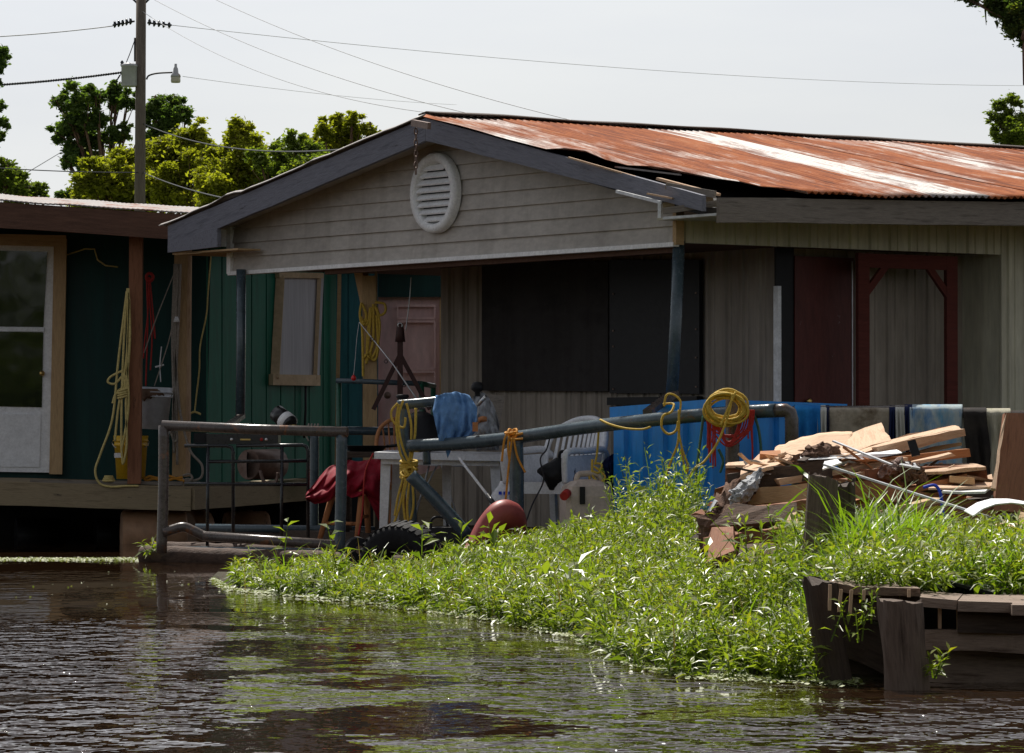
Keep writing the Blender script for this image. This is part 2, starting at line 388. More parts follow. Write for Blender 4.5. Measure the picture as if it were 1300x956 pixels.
mb = MB().add([(-400,-20,0),(400,-20,0),(400,700,0),(-400,700,0)], [(0,1,2,3)])
mk('water', mb, water_mat(), M=Matrix(), kind='structure')

SH = [P(-60,742,0+26.5), P(296,748,23.9), P(400,757,22.8), P(480,765,22), P(560,776,20.8), P(620,785,20), P(720,805,18.4), P(800,843,15.9), P(860,855,15.25), P(1030,863,14.85), P(1075,863,14.85)]
SHX = np.array([p.x for p in SH]); SHY = np.array([4500/ (q-560) for q in (742,748,757,765,776,785,805,843,855,863,863)])
SHX[0] = -1.9; SHX[1] = (296-650)/5000*SHY[1]
SHX = np.array([(px-650)/5000*y for px, y in zip((240,296,400,480,560,620,720,800,860,1030,1075), SHY)])
SHY[0] = 26.5; SHX[0] = -2.05
def shore(x): return np.interp(x, SHX, SHY)
def ground_h(x, y):
    """height of the bank above the water"""
    s = shore(x); k = np.interp(x, [-2, -.5, .3, .9, 1.3, 2.5], [.002, .004, .009, .017, .030, .045])
    h = np.where(y > s, np.minimum((y-s)*k+.012, .30), (y-s)*.5+.012)
    back = np.interp(x, [-2.1, -1.0, 0, .4, .9, 1.6], [26.4, 27.2, 27.4, 27.8, 32, 36])
    h = np.where(y > back, h-(y-back)*.5, h)
    k = np.clip((x-np.interp(y, [15, 20], [1.16, 1.0]))/.25, 0, 1); k = k*k*(3-2*k)*np.clip((y-15.15)/.2, 0, 1)
    h = np.where((y < 32) & (k > 0), np.maximum(h, .33*k), h)
    return np.where((x < SHX[0]), -.3, h)
def earth_mat():
    return weathered('muddy_bank', (.015,.012,.006), (.05,.038,.02), (.028,.03,.01), scale=5, rough=.9, bp=.8, bd=.02, spot=(.04,.06,.015), spotcov=.55)
xs = np.linspace(-2.3, 9, 140); ys = np.linspace(13.5, 38, 150)
mb = MB(); nx = len(xs)
vsx = []
for j, y in enumerate(ys):
    for i, x in enumerate(xs):
        h = float(ground_h(x, y)); h = max(h, -.35)
        vsx.append((x, y, h+.025*noise.noise((x*2.3, y*2.3, 0))))
mb.add(vsx, [(j*nx+i, j*nx+i+1, (j+1)*nx+i+1, (j+1)*nx+i) for j in range(len(ys)-1) for i in range(nx-1)], True)
M['earth'] = earth_mat()
mk('river_bank', mb, M['earth'], M=Matrix(), kind='structure')
mb = MB().grid(60, 30, lambda a, b: V3((-500+1000*a, 44+b*1200, .35+.15*noise.noise((a*30, b*40, 1)) - (1.2 if b == 0 else 0))))
mk('far_ground', mb, weathered('grassy_ground', (.04,.06,.015), (.09,.11,.03), scale=.5, rough=.95), M=Matrix(), kind='structure')

# ---------------------------------------------------------------- main house (frame: u into the house, v along the gable)
S = .85; U = V3((.811,.584,0)).normalized(); Vv = V3((-.584,.811,0)).normalized(); C0 = V3((1.385,33.3,0))
def HX(p):
    q = C0+U*p[0]+Vv*p[1]; return V3((q.x*S, q.y*S, EYE+(p[2]-1)*S))
HB = Matrix((U, Vv, V3((0,0,1)))).transposed().to_4x4(); HB.translation = HX((0,0,.16))
house = thing('houseboat', 'grey sided floating house with rusty corrugated roof and louvred gable', 'house', None, M=HB)
def hp(name, mb, m, parent=house, label=None): return mk(name, mb, m, parent, HB, label)
def H(): return MB(HX)
W = 7.09; PK = 3.2; RU = -.35
def rake(v):   # top of the roof boards at the gable
    return 3.93-(v-PK)*.77/4.5 if v > PK else 3.93-(PK-v)*.923/4.1
# siding
mb = H(); row = .14; z0 = 2.68
def vspan(z):
    zt = z+.02
    vl = min(W, PK+(3.93-.11-zt)*4.5/.77); vr = max(0, PK-(3.93-.11-zt)*4.1/.923); return vr, vl
k = 0
while z0+k*row < 3.78:
    za = z0+k*row; zb = za+row; a0, a1 = vspan(za); b0, b1 = vspan(min(zb, 3.79)); zb = min(zb, 3.79)
    if a1-a0 < .1: break
    o1, o2 = -.026, -.004
    mb.hexa([(o1,a0,za),(0.03,a0,za),(0.03,a1,za),(o1,a1,za)], [(o2,b0,zb),(0.03,b0,zb),(0.03,b1,zb),(o2,b1,zb)])
    k += 1
hp('gable_siding', mb, M['siding'])
hp('corner_trim', H().box((-.05,W-.01,2.66), (.05,W+.06,3.14)), M['white'])
hp('bottom_trim', H().box((-.045,-.02,2.645), (.06,W+.05,2.682)), M['white'])
hp('end_trim', H().box((-.035,-.05,2.66), (.05,-.002,2.98)), M['tanwood'], label='weathered tan corner board')
# rake boards
def rakeboard(v0, v1, hgt0, hgt1, n=14):
    mb = H()
    for i in range(n):
        a = v0+(v1-v0)*i/n; b = v0+(v1-v0)*(i+1)/n
        ha = hgt0+(hgt1-hgt0)*i/n; hb = hgt0+(hgt1-hgt0)*(i+1)/n
        wa = .008*noise.noise((a*2, 0, 3)); wb = .008*noise.noise((b*2, 0, 3))
        mb.hexa([(RU-.02,a,rake(a)-ha+wa),(RU+.025,a,rake(a)-ha+wa),(RU+.025,b,rake(b)-hb+wb),(RU-.02,b,rake(b)-hb+wb)],
                [(RU-.02,a,rake(a)),(RU+.025,a,rake(a)),(RU+.025,b,rake(b)),(RU-.02,b,rake(b))])
    return mb
def rake_part(v0, v1, h0, h1):
    p0, p1 = HX((RU, v0, rake(v0))), HX((RU, v1, rake(v1)))
    return mk('rake_board', rakeboard(v0, v1, h0, h1), M['fascia'], house, frame_of(p0, p1))
mk('rake_end', H().prism([(RU-.022,6.80,3.10),(RU-.022,6.80,2.905),(RU-.022,7.75,2.885),(RU-.022,7.75,2.955)], (.045,0,0)), M['fascia'], house, HB)
hp('end_soffit', H().box((RU+.03,6.5,2.865),(-.06,7.74,2.882)), M['tanwood'])
rake_part(PK+.002, 7.75, .205, .235); rake_part(PK-.002, -.82, .205, .13)
# soffits behind the rakes, eave returns
mb = H()
for a, b in ((PK, 7.7), (0.0, PK)):
    mb.hexa([(RU+.03,a,rake(a)-.14),(0.0,a,rake(a)-.14),(0.0,b,rake(b)-.14),(RU+.03,b,rake(b)-.14)],
            [(RU+.03,a,rake(a)-.12),(0.0,a,rake(a)-.12),(0.0,b,rake(b)-.12),(RU+.03,b,rake(b)-.12)])
hp('rake_soffit', mb, M['siding'])
mb = H().box((RU+.03, W+.06, 2.93), (-.052, W+.08, 3.10)); hp('eave_return', mb, M['white'])
hp('left_soffit', H().box((RU+.03, W+.09, 2.86), (7, 7.7, 2.88)), M['tanwood'])
# vent
vc = (-.03, 3.485, 3.276)
def VM(p): return HX((vc[0]-p[2], vc[1]+p[0], vc[2]+p[1]))
mb = MB(VM); mb.lathe([(.37,0),(.37,.05),(.355,.075),(.30,.078),(.285,.05),(.285,.02),(.27,.015),(.27,-.0)], seg=40)
vent = hp('gable_vent', mb, M['white'])
for k in range(8):
    y = -.235+k*.067; hw = math.sqrt(max(.01, .28**2-y*y))
    mb = MB(VM).hexa([(-hw,y-.030,.055),(hw,y-.030,.055),(hw,y-.018,.062),(-hw,y-.018,.062)][::1], [(-hw,y+.016,.004),(hw,y+.016,.004),(hw,y+.03,.012),(-hw,y+.03,.012)])
    hp('louvre', mb, M['white'], vent)
hp('vent_backing', MB(VM).lathe([(.0,.002),(.272,.002)], seg=30), M['black'], vent)
# roof: right slope, one sheet after another, its torn front edge
EV = -.95
def eavez(u): return 3.035+.024*max(u, -.3)
def roofz(u, v):     # right slope top surface
    t = (PK-v)/(PK-EV); e = eavez(u)+.02; return 3.965+(e-3.965)*t
def front(v):
    t = (PK-v)/(PK-EV)
    if t < .50: return -.40+.02*noise.noise((v*5,0,0))
    q = (t-.50)/.5; return -.36+q*1.0+.07*noise.noise((v*6,1,0))
PER = .076; sheets = []; u = -.45; i = 0
kinds = ['mixrust','rust','rust','zinc','rust','rust','mixrust','rust','rust','rust','mixrust','rust','rust','rust']
edges = [-.45,.35,1.15,2.02,2.66,3.5,4.3,5.1,5.9,6.7,7.5,8.3,9.1]
for i in range(len(edges)-1):
    ua, ub = edges[i], edges[i+1]+.03; nu = int((ub-ua)/PER*6); nv = 22; dz = .004*(i%2)
    sag = random.uniform(-.012,.012); ext = random.uniform(-.03,.03)
    def fn(a, b, ua=ua, ub=ub, dz=dz, sag=sag, ext=ext, i=i):
        v = PK-.01-(PK-EV+.02+ext)*b; uu = ua+(ub-ua)*a; f = front(v)
        if uu < f: uu = f+(uu-ua)*.02
        z = roofz(uu, v)+.012*math.sin(uu/PER*2*math.pi)+dz+sag*math.sin(b*math.pi)+.016*noise.noise((uu*1.3,v*1.5,i*.1))
        z += .05*math.exp(-((v-1.0)/.16)**2)*max(0, 1-(uu-f)/.3)      # the lifted corner of the torn sheet
        if b > .97: z += .012*noise.noise((uu*3,0,9))
        return (uu, v, z)
    # first sheet clipped by the torn edge
    mb = H().sheet(nu, nv, fn, (0,0,-.004))
    hp('roof_sheet', mb, M[kinds[i]], label='bare pale roof sheet between rusted ones' if kinds[i] == 'zinc' else None)
# left slope
def fnl(a, b):
    v = PK+.01+4.66*b; uu = -.40+9.5*a
    z = 3.965-(v-PK)*.77/4.5+.010*math.sin(uu/PER*2*math.pi)+.02*max(0, noise.noise((uu*2,v*2.2,4)))
    if a < .004: z += .07*max(0, noise.noise((v*1.9, 3, 0))); uu -= .02*noise.noise((v*3, 1, 0))
    return (uu, v, z)
hp('roof_sheet', H().sheet(600, 30, fnl, (0,0,-.012)), M['zincdull'])
# ridge cap
def fr(a, b):
    uu = -.36+9.4*a; t = (b-.5)*2; v = PK+t*.13; return (uu, v, 4.0-abs(t)*.022+.012*noise.noise((uu*1.1,t*.3,0)))
hp('ridge_cap', H().sheet(90, 4, fr, (0,0,-.012)), M['darkwood'], label='dark folded ridge cap')
# under-roof deck and the exposed corner
mb = H().hexa([(-.33,PK,3.76),(9,PK,3.76),(9,EV+.12,eavez(8)-.12),(-.28,EV+.2,2.86)], [(-.33,PK,3.86),(9,PK,3.86),(9,EV+.12,eavez(8)-.04),(-.28,EV+.2,2.93)])
hp('roof_underlay', mb, M['black'])
def hb(name, p0, p1, w, h, m, label=None, **k):
    a, b = HX(p0), HX(p1); return mk(name, MB().beam(a, b, w, h, **k), m, house, frame_of(a, b), label)
def pb(name, a, b, Ya, Yb, w, h, m, parent, label=None, **k):
    """beam between two photo pixels at given distances"""
    A, B = P(a[0], a[1], Ya), P(b[0], b[1], Yb); return mk(name, MB().beam(A, B, w, h, **k), m, parent, frame_of(A, B), label)
LBL = 'one of the laths, tin scraps and painted highlights at the torn roof corner'
pb('lath', (722,200), (893,249.5), 28.7, 27.75, .02, .012, M['palewood'], house, LBL)  # highlight along the top of the fascia, done as a pale strip
pb('lath', (782,212), (864,222), 28.6, 28.4, .05, .012, M['zinc'], house, LBL)
pb('lath', (836,227), (912,247), 28.1, 27.8, .06, .018, M['palewood'], house, LBL)  # pale strip drawn for a highlight on the exposed corner
pb('lath', (846,236), (908,247), 27.9, 27.7, .03, .05, M['greywood'], house, LBL)
pb('lath', (822,246), (854,252), 27.9, 27.8, .03, .012, M['palewood'], house, LBL)
pb('lath', (842,268), (912,258), 27.78, 27.66, .03, .045, M['greywood'], house)
pb('lath', (842,262), (905,250), 27.95, 27.9, .03, .05, M['deckwood'], house)
pb('white_trim', (783,243), (839,257), 28.2, 27.8, .02, .022, M['alum'], house)
pb('white_trim', (837,256), (837,277), 27.8, 27.8, .022, .02, M['alum'], house)
pb('white_trim', (842,277), (912,272), 27.78, 27.62, .02, .018, M['alum'], house)
# eave fascia on the right
mb = H()
for i in range(24):
    a = -.24+i*.36; b = a+.36; wa, wb = .01*noise.noise((a*1.3,5,0)), .01*noise.noise((b*1.3,5,0))
    mb.hexa([(a,EV+.06,eavez(a)-.225+wa),(b,EV+.06,eavez(b)-.225+wb),(b,EV+.10,eavez(b)-.225+wb),(a,EV+.10,eavez(a)-.225+wa)],
            [(a,EV+.06,eavez(a)-.02+wa),(b,EV+.06,eavez(b)-.02+wb),(b,EV+.10,eavez(b)-.02+wb),(a,EV+.10,eavez(a)-.02+wa)])
hp('eave_fascia', mb, M['greywood'])
hp('eave_soffit', H().hexa([(-.2,EV+.11,2.86),(8.6,EV+.11,3.03),(8.6,0,3.03),(-.2,0,2.86)], [(-.2,EV+.11,2.88),(8.6,EV+.11,3.05),(8.6,0,3.05),(-.2,0,2.88)]), M['ribgreen'])
# ribbed metal walls
def ribbed(u0, v0, u1, v1, za, zb, pitch=.23, depth=.022, off=0):
    """vertical ribbed sheet from (u0,v0) to (u1,v1); za, zb bottom and top"""
    L = math.hypot(u1-u0, v1-v0); d = ((u1-u0)/L, (v1-v0)/L); nrm = (d[1], -d[0]); pts = []; s = 0.0; k = 0
    prof = [(0,0),(.30,0),(.36,1),(.52,1),(.58,0),(.74,0),(.77,.45),(.81,.45),(.84,0),(1,0)]
    while s < L-1e-6:
        for a, h in prof[:-1]:
            t = s+a*pitch
            if t < L: pts.append((t, h*depth))
        s += pitch
    pts.append((L, 0))
    mb = H(); vs = []; tz = zb if callable(zb) else (lambda t: zb)
    for t, h in pts:
        for z in (za, tz(t)): vs.append((u0+d[0]*t+nrm[0]*h, v0+d[1]*t+nrm[1]*h, z))
    n = len(pts)
    for t, h in pts:
        for z in (za, tz(t)): vs.append((u0+d[0]*t-nrm[0]*.03, v0+d[1]*t-nrm[1]*.03, z))
    fs = []
    for i in range(n-1):
        fs.append((2*i, 2*i+2, 2*i+3, 2*i+1)); fs.append((2*n+2*i+1, 2*n+2*i+3, 2*n+2*i+2, 2*n+2*i))
        fs.append((2*i+1, 2*i+3, 2*n+2*i+3, 2*n+2*i+1)); fs.append((2*i, 2*n+2*i, 2*n+2*i+2, 2*i+2))
    fs.append((0,1,2*n+1,2*n)); fs.append((2*n-2,4*n-2,4*n-1,2*n-1))
    return mb.add(vs, fs)
ZF = .18
hp('header_wall', ribbed(.012,0, 3.72,0, 2.68, lambda t: 2.866+.0195*t), M['ribgreen'], label='greenish ribbed metal strip over the porch')
hp('side_wall', ribbed(3.73,0, 8.6,0, ZF, 3.02, .21), M['ribgreen'])
hp('recess_return_wall', H().box((3.73,.04,ZF), (3.76,.62,2.96)), M['ribgreen'])
wall = hp('porch_wall', ribbed(1.5,5.62, 1.5,.5, ZF, 2.86, .24), M['ribwall'])
hp('recess_side_wall', ribbed(1.53,.52, 3.73,.52, ZF, 2.86, .24), M['ribwall'])
hp('porch_ceiling', H().box((-.0,.03,2.70), (3.7,7.05,2.73)), M['darkbrown'])
hp('porch_beam', H().box((.04,.05,2.60), (.12,5.5,2.69)), M['darkbrown'])
hp('far_wall', H().box((1.52,5.64,ZF), (8.5,5.68,2.95)), M['ribwall'])
hp('back_wall', H().box((8.5,.02,ZF), (8.55,5.66,3.6)), M['ribwall'])
# boards over the windows
def vat(px, u):   # v on plane u=const seen at px
    k = (px-650)/5000; return (1.385+.811*u-k*(33.3+.584*u))/(.584+k*.811)
def zat(py, u, v):
    q = C0+U*u+Vv*v; return 1+(560-py)/5000*q.y
uu = 1.455
def board(pxl, pxr, pt, pbm, name, m, label=None):
    vl, vr = vat(pxl, uu), vat(pxr, uu)
    return hp(name, H().hexa([(uu-.02,vl,zat(pbm,uu,vl)),(uu-.02,vr,zat(pbm+1,uu,vr)),(uu+.02,vr,zat(pbm+1,uu,vr)),(uu+.02,vl,zat(pbm,uu,vl))],
                        [(uu-.02,vl,zat(pt,uu,vl)),(uu-.02,vr,zat(pt,uu,vr)),(uu+.02,vr,zat(pt,uu,vr)),(uu+.02,vl,zat(pt,uu,vl))]), m, label=label)
board(614, 774, 332, 496, 'window_board', M['boarded'], 'wide charcoal board over the front window')
b2 = board(776, 890, 330, 499, 'window_board', M['black'], 'black screwed board over the second window')
vl, vr = vat(776, uu), vat(890, uu)
hp('board_ledge', H().box((uu-.05,vr,zat(513,uu,vr)), (uu+.02,vl,zat(503,uu,vr))), M['black'], b2)
for px, pys in ((781,(373,420,440,494)), (886,(372,418,454,491))):
    for py in pys:
        v = vat(px, uu); hp('screw', H().box((uu-.028,v-.012,zat(py,uu,v)-.007), (uu-.02,v+.008,zat(py,uu,v)+.007)), M['tin'], b2)
# doorway in the recess, v = .5
vd = .46
def uat(px, v):
    k = (px-650)/5000; return (k*(33.3+.811*v)-1.385+.584*v)/(.811-k*.584)
ua, ub, uc, ud = uat(986,vd), uat(1008,vd), uat(1088,vd), uat(1215,vd)
hp('opening_shade_panel', H().box((ua,vd+.0,ZF), (ub,vd+.03,2.72)), M['black'])  # solid black panel paints the dark inside of the doorway
hp('door_jamb', H().box((ua-.02,vd-.04,ZF), (ua+.02,vd+.02,2.36)), M['alum'])
door = hp('door', H().box((ub,vd-.015,ZF), (uc-.05,vd+.03,2.63)), M['chipped'], label='chipped oxblood front door')
for z in (1.16, 1.35):
    hp('door_knob', MB(lambda p, z=z: HX((ub+.13+p[0], vd-.02-p[2], z+p[1]))).lathe([(0,.05),(.02,.05),(.03,.035),(.02,.015),(.012,0)], seg=12), M['brass'], door)
hp('weather_strip', H().box((uc-.075,vd-.022,ZF), (uc-.065,vd-.014,2.6)), M['alum'], door)
sdv = .12
ue, uf = uat(1088,sdv), uat(1214,sdv)
sd_ = hp('screen_door', H().box((ue,sdv-.02,ZF), (ue+.13,sdv+.02,2.655)).box((uf-.13,sdv-.02,ZF), (uf,sdv+.02,2.655)).box((ue+.131,sdv-.019,2.53), (uf-.131,sdv+.019,2.654)), M['redwood'], label='open oxblood screen door frame without mesh')
hb('corner_brace', (uf-.34,sdv,2.56), (uf-.10,sdv,2.30), .03, .055, M['redwood']); hb('corner_brace', (ue+.34,sdv,2.56), (ue+.10,sdv,2.30), .03, .055, M['redwood'])
# floor, floats
hp('deck', H().box((-.9,-.25,.02), (8.4,5.75,.17)), M['darkwood'])
for vv in (.6, 2.2, 3.8, 5.2):
    hp('float', H().tube([(-.8,vv,-.12), (8.2,vv,-.12)], .2, 14), M['rustpipe'])
# porch posts
def ppost(px_t, py_t, px_b, py_b, Yt, Yb, r):
    a, b = P(px_t, py_t, Yt), P(px_b, py_b, Yb); return mk('porch_post', MB().tube([a, a.lerp(b,.5)+V3((.004,0,0)), b], r, 12), M['bluepipe'], house, frame_of(b, a))
ppost(306, 342, 305, 531, 32.95, 32.95, .040); ppost(862, 306, 853, 503, 28.35, 28.2, .045)
pb('post_foot', (307,528), (282,546), 32.9, 31.4, .06, .035, M['rustpipe'], house)
pb('post_foot', (856,499), (822,524), 28.2, 27.6, .07, .04, M['rustpipe'], house)
# hook chain by the peak
t = thing('hanging_chain', 'short rusty chain hanging below the roof peak beside the vent', 'chain', P(527,225,29.9))
c0 = P(528,162,29.95)
for i in range(8):
    z = c0.z-.03-i*.043; mt = Matrix.Translation((c0.x, c0.y, z)) @ Matrix.Rotation(i*math.pi/2+.3, 4, 'Z')
    pts = [mt @ V3((.012*math.cos(a), 0, .028*math.sin(a))) for a in np.linspace(0, 2*math.pi, 11)[:-1]]
    mk('chain_link', MB().tube(pts, .006, 5, closed=True), M['tin'], t)
mk('bracket', MB().beam(P(524,156,29.97), P(545,160,29.7), .03, .05), M['tin'], t)

hp('shade_block', H().box((-.6,.2,-.35), (8.3,5.6,.0)), M['black'])  # added black box, painting the deep shade beneath the floor
# ---------------------------------------------------------------- green floating house on the left
gh = thing('green_houseboat', 'dark green floating house with tin roofed porch on brown barrels', 'houseboat', P(100,650,34.5))
def gp(name, mb, m, parent=gh, label=None, M=None): return mk(name, mb, m, parent, M, label)
def quadbox(a, b, c, d, depth):     # a,b,c,d: photo pixel + distance of the four front corners (bl, br, tr, tl)
    q = [P(*p) for p in (a, b, c, d)]; n = V3((0, depth, 0))
    return MB().hexa([q[0], q[1], q[1]+n, q[0]+n], [q[3], q[2], q[2]+n, q[3]+n])
YF = 34.3     # front of the deck
YW = 35.6     # front wall
# deck
dk = gp('deck', MB().hexa([P(-160,632,YF-.05)+V3((0,.03,0)), P(243,634,YF)+V3((0,.03,0)), P(420,634,38.6), P(-160,618,40)], [P(-160,607,YF-.05)+V3((0,.03,0)), P(243,618,YF)+V3((0,.03,0)), P(420,606,38.6), P(-160,598,40)]), M['deckwood'])
f1 = P(-160,622,YF); f2 = P(243,634,YF)
gp('deck_fascia', MB().beam(f1, f2, .04, .20, n=10, jit=.003), M['deckwood'], M=frame_of(f1, f2))
f3 = P(410,622,38.2)
gp('deck_fascia', MB().beam(f2+V3((.01,.0,.0)), f3, .04, .185, n=8, jit=.003), M['deckwood'], M=frame_of(f2, f3))
a, b = P(40,611,YF+.15), P(232,614,YF+.15)
gp('loose_deck_plank', MB().beam(a, b, .14, .03, n=6, jit=.003), M['greywood'], M=frame_of(a, b))
# walls
gp('front_wall', quadbox((-160,612,YW),(262,614,YW),(268,290,YW),(-160,280,YW), .06), M['greenshade'])
def fluted(pa, pb_, n, m, nm, lab=None):
    """grooved panel wall: bottom and top pixel pairs, n grooves"""
    (ax, ay0, ay1, aY), (bx, by0, by1, bY) = pa, pb_; mb = MB(); A0, A1, B0, B1 = P(ax,ay0,aY), P(ax,ay1,aY), P(bx,by0,bY), P(bx,by1,bY)
    d = (B0-A0).normalized(); nr = d.cross(V3((0,0,1))).normalized()
    if nr.y > 0: nr = -nr
    for i in range(n):
        s0, s1 = i/n, (i+1)/n-.012*6/n
        p = [A0.lerp(B0,s0), A0.lerp(B0,s1), A1.lerp(B1,s1), A1.lerp(B1,s0)]
        mb.hexa([p[0]+nr*.012, p[1]+nr*.012, p[1]-nr*.03, p[0]-nr*.03], [p[3]+nr*.012, p[2]+nr*.012, p[2]-nr*.03, p[3]-nr*.03])
    p = [A0, B0, B1, A1]
    mb.hexa([p[0]-nr*.001, p[1]-nr*.001, p[1]-nr*.029, p[0]-nr*.029], [p[3]-nr*.001, p[2]-nr*.001, p[2]-nr*.029, p[3]-nr*.029])
    return gp(nm, mb, m, label=lab)
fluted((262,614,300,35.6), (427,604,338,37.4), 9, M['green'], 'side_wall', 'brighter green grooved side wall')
# window on that wall
def SW(px): t = (px-262)/(427-262); return 35.6+1.8*t-.045
def onside(px, py, off=0): return P(px, py, SW(px)-off)
wn = gp('window', MB().hexa([onside(345,487), onside(401,488), onside(401,488)+V3((.03,.03,0)), onside(345,487)+V3((.03,.03,0))],
        [onside(353,346), onside(407,347), onside(407,347)+V3((.03,.03,0)), onside(353,346)+V3((.03,.03,0))]), M['curtain'], label='narrow curtained window')
for a, b, ww in (((349,480),(356,350),.08), ((400,482),(405.5,350),.035), ((344,482),(404,483),.10), ((352,349),(408,350),.05)):
    A, B = onside(a[0],a[1],.05), onside(b[0],b[1],.05); mk('window_frame', MB().beam(A, B, ww if a[0] != b[0] and abs(a[1]-b[1]) > 40 else .05, .05 if abs(a[1]-b[1]) > 40 else ww, up=(0,0,1)), M['cream'], wn, frame_of(A, B))
gp('cable', MB().tube([onside(388,490,.05), onside(388,520,.05), onside(386,556,.05)], .011, 6), M['cable'])
gp('edge_trim', MB().beam(P(427,606,37.3), P(431,345,37.3), .035, .035), M['tanwood'])
# teal bay and the pink door
fluted((424,602,342,37.9), (480,600,342,37.9), 3, M['teal'], 'bay_wall', 'teal painted bay wall')
gp('upper_panel', quadbox((478,377,37.98),(566,377,37.98),(566,340,37.98),(478,340,37.98), .05), M['greenshade'])
pd = gp('pink_door', quadbox((480,615,38.1),(558,615,38.1),(558,374,38.1),(480,374,38.1), .05), M['pink'], label='faded pink panelled door')
for x0, x1, y0, y1 in ((505,552,388,404), (505,552,408,468), (505,552,472,560)):
    q = [P(x0,y1,38.05), P(x1,y1,38.05), P(x1,y0,38.05), P(x0,y0,38.05)]
    mb = MB()
    for i in range(4): mb.beam(q[i], q[(i+1)%4], .014, .022)
    mk('door_moulding', mb, M['pink'], pd)
mk('door_knob', MB(lambda p: P(492,502,38.0)+V3((p.x,-p.z,p.y))).lathe([(0,.06),(.028,.055),(.035,.03),(.015,.01),(.015,0)], seg=14), M['tin'], pd)
gp('door_frame', quadbox((558,615,38.05),(563,615,38.05),(563,350,38.05),(558,350,38.05), .06), M['tanwood'])
gp('door_frame', quadbox((474,615,38.05),(480,615,38.05),(480,350,38.05),(474,350,38.05), .06), M['pink'])
# roof
rf0, rf1 = P(-160,243,YF-.3), P(262,271,YF-.3)
up_ = V3((0, 4.4, .285))
def froof(a, b):
    p = rf0.lerp(rf1, a)+up_*b; p.z += .0025*math.sin(a*5.2/.076*2*math.pi)+.012*noise.noise((a*9, b*2, 0)); return p
gp('roof_sheet', MB().sheet(260, 16, froof, (0,0,-.012)), M['zinc'], label='sunlit tin sheet porch roof')
fa, fb = rf0+V3((0,.03,-.13)), rf1+V3((0,.03,-.13))
gp('roof_fascia', MB().beam(fa, fb, .035, .22, n=10, jit=.003), M['darkbrown'], M=frame_of(fa, fb))
gp('porch_ceiling', MB().hexa([rf0+V3((0,.06,-.24)), rf1+V3((0,.06,-.24)), rf1+V3((0,2,-.1)), rf0+V3((0,2,-.1))], [rf0+V3((0,.06,-.22)), rf1+V3((0,.06,-.22)), rf1+V3((0,2,-.08)), rf0+V3((0,2,-.08))]), M['darkbrown'])
gp('side_eave', MB().beam(P(262,292,YF), P(430,330,38), .05, .1), M['darkbrown'])
r0, r1 = P(262,282,YF+.3), P(580,338,38.0)
gp('rear_roof', MB().hexa([r0, r1, r1+V3((.3,5,0)), r0+V3((0,5,0))], [r0+V3((0,0,.03)), r1+V3((0,0,.03)), r1+V3((.3,5,.03)), r0+V3((0,5,.03))]), M['tin'])
gp('rear_wall', MB().box((P(-160,600,40).x, 41.5, .2), (P(566,600,40).x, 41.6, 2.62)), M['greenshade'])
# porch posts of timber
for (x0, y0, x1, y1, Y, wd, mm, lb) in ((173,290,170.5,614,YF+.08,.115,'brownwood','red brown square porch post'), (231,290,228,605,YF+.75,.125,'tanwood','tan square porch post')):
    A, B = P(x1,y1,Y), P(x0,y0,Y); mk('porch_post', MB().beam(A, B, wd, .10, n=6, jit=.002), M[mm], gh, frame_of(A, B), lb)
A, B = P(238.5,605,YF+.74), P(241.5,290,YF+.74); mk('porch_post', MB().beam(A, B, .03, .12, n=4, jit=.002), M['palewood'], gh, frame_of(A, B), 'pale strip painted as the lit side of the tan porch post')  # pale strip paints the lit right face of this post
# screen door on the left
dr = gp('storm_door', quadbox((-60,598,YW-.08),(64,600,YW-.08),(70,313,YW-.08),(-60,309,YW-.08), .035), M['whiteplastic'], label='white aluminium storm door with dark glass')
mk('upper_glass', quadbox((-50,414,YW-.09),(55,415,YW-.09),(60,320,YW-.09),(-50,317,YW-.09), .02), M['glass'], dr)
mk('lower_glass', quadbox((-50,515,YW-.09),(53,517,YW-.09),(55,422,YW-.09),(-50,420,YW-.09), .02), M['glass'], dr)
mk('glazing_bar', quadbox((-50,420.5,YW-.10),(56,421,YW-.10),(56,416,YW-.10),(-50,415.5,YW-.10), .04), M['alum'], dr)
mk('kick_panel', quadbox((-50,592,YW-.093),(50,593,YW-.093),(52,526,YW-.093),(-50,525,YW-.093), .02), M['whiteplastic'], dr)
mk('door_knob', MB(lambda p: P(54,474,YW-.1)+V3((p.x,-p.z,p.y))).lathe([(0,.06),(.02,.055),(.026,.03),(.012,.01),(.012,0)], seg=12), M['brass'], dr)
A, B = P(71,602,YW-.1), P(77,303,YW-.1); mk('door_casing', MB().beam(A, B, .115, .05), M['tanwood'], gh, frame_of(A, B))
A, B = P(-60,303,YW-.1), P(84,306,YW-.1); mk('door_casing', MB().beam(A, B, .055, .10), M['tanwood'], gh, frame_of(A, B))
# barrels under the deck
for xa, xb, Y in ((154,236,34.6), (238,262,35.4), (285,340,37.2)):
    A, B = P(xa,676,Y), P(xb,676,Y+.1)
    pts = [A, A.lerp(B,.06), A.lerp(B,.3), A.lerp(B,.34), A.lerp(B,.62), A.lerp(B,.66), A.lerp(B,.94), B]
    mk('barrel_float', MB().tube(pts, .2, 18, radii=[.18,.205,.205,.213,.213,.205,.205,.18]), M['barrel'], gh, frame_of(A, B))
for xa in (20, 120): mk('barrel_float', MB().tube([P(xa,684,37.5), P(xa+60,684,37.6)], .2, 14), M['black'], gh)
q0, q1 = P(-160,700,37.4), P(480,700,37.4)
gp('shade_block', MB().box((q0.x,37.9,-.3), (q1.x,38.6,.62)), M['black'])  # added black skirt standing in for the darkness under the deck
# light cable stapled on the porch wall, red pull
gp('wall_cable', MB().tube([P(80,325,YW-.03), P(108,316,YW-.03), P(120,316,YW-.03), P(124,330,YW-.03), P(134,337,YW-.03), P(150,339,YW-.03)], .008, 5), M['tanrope'])

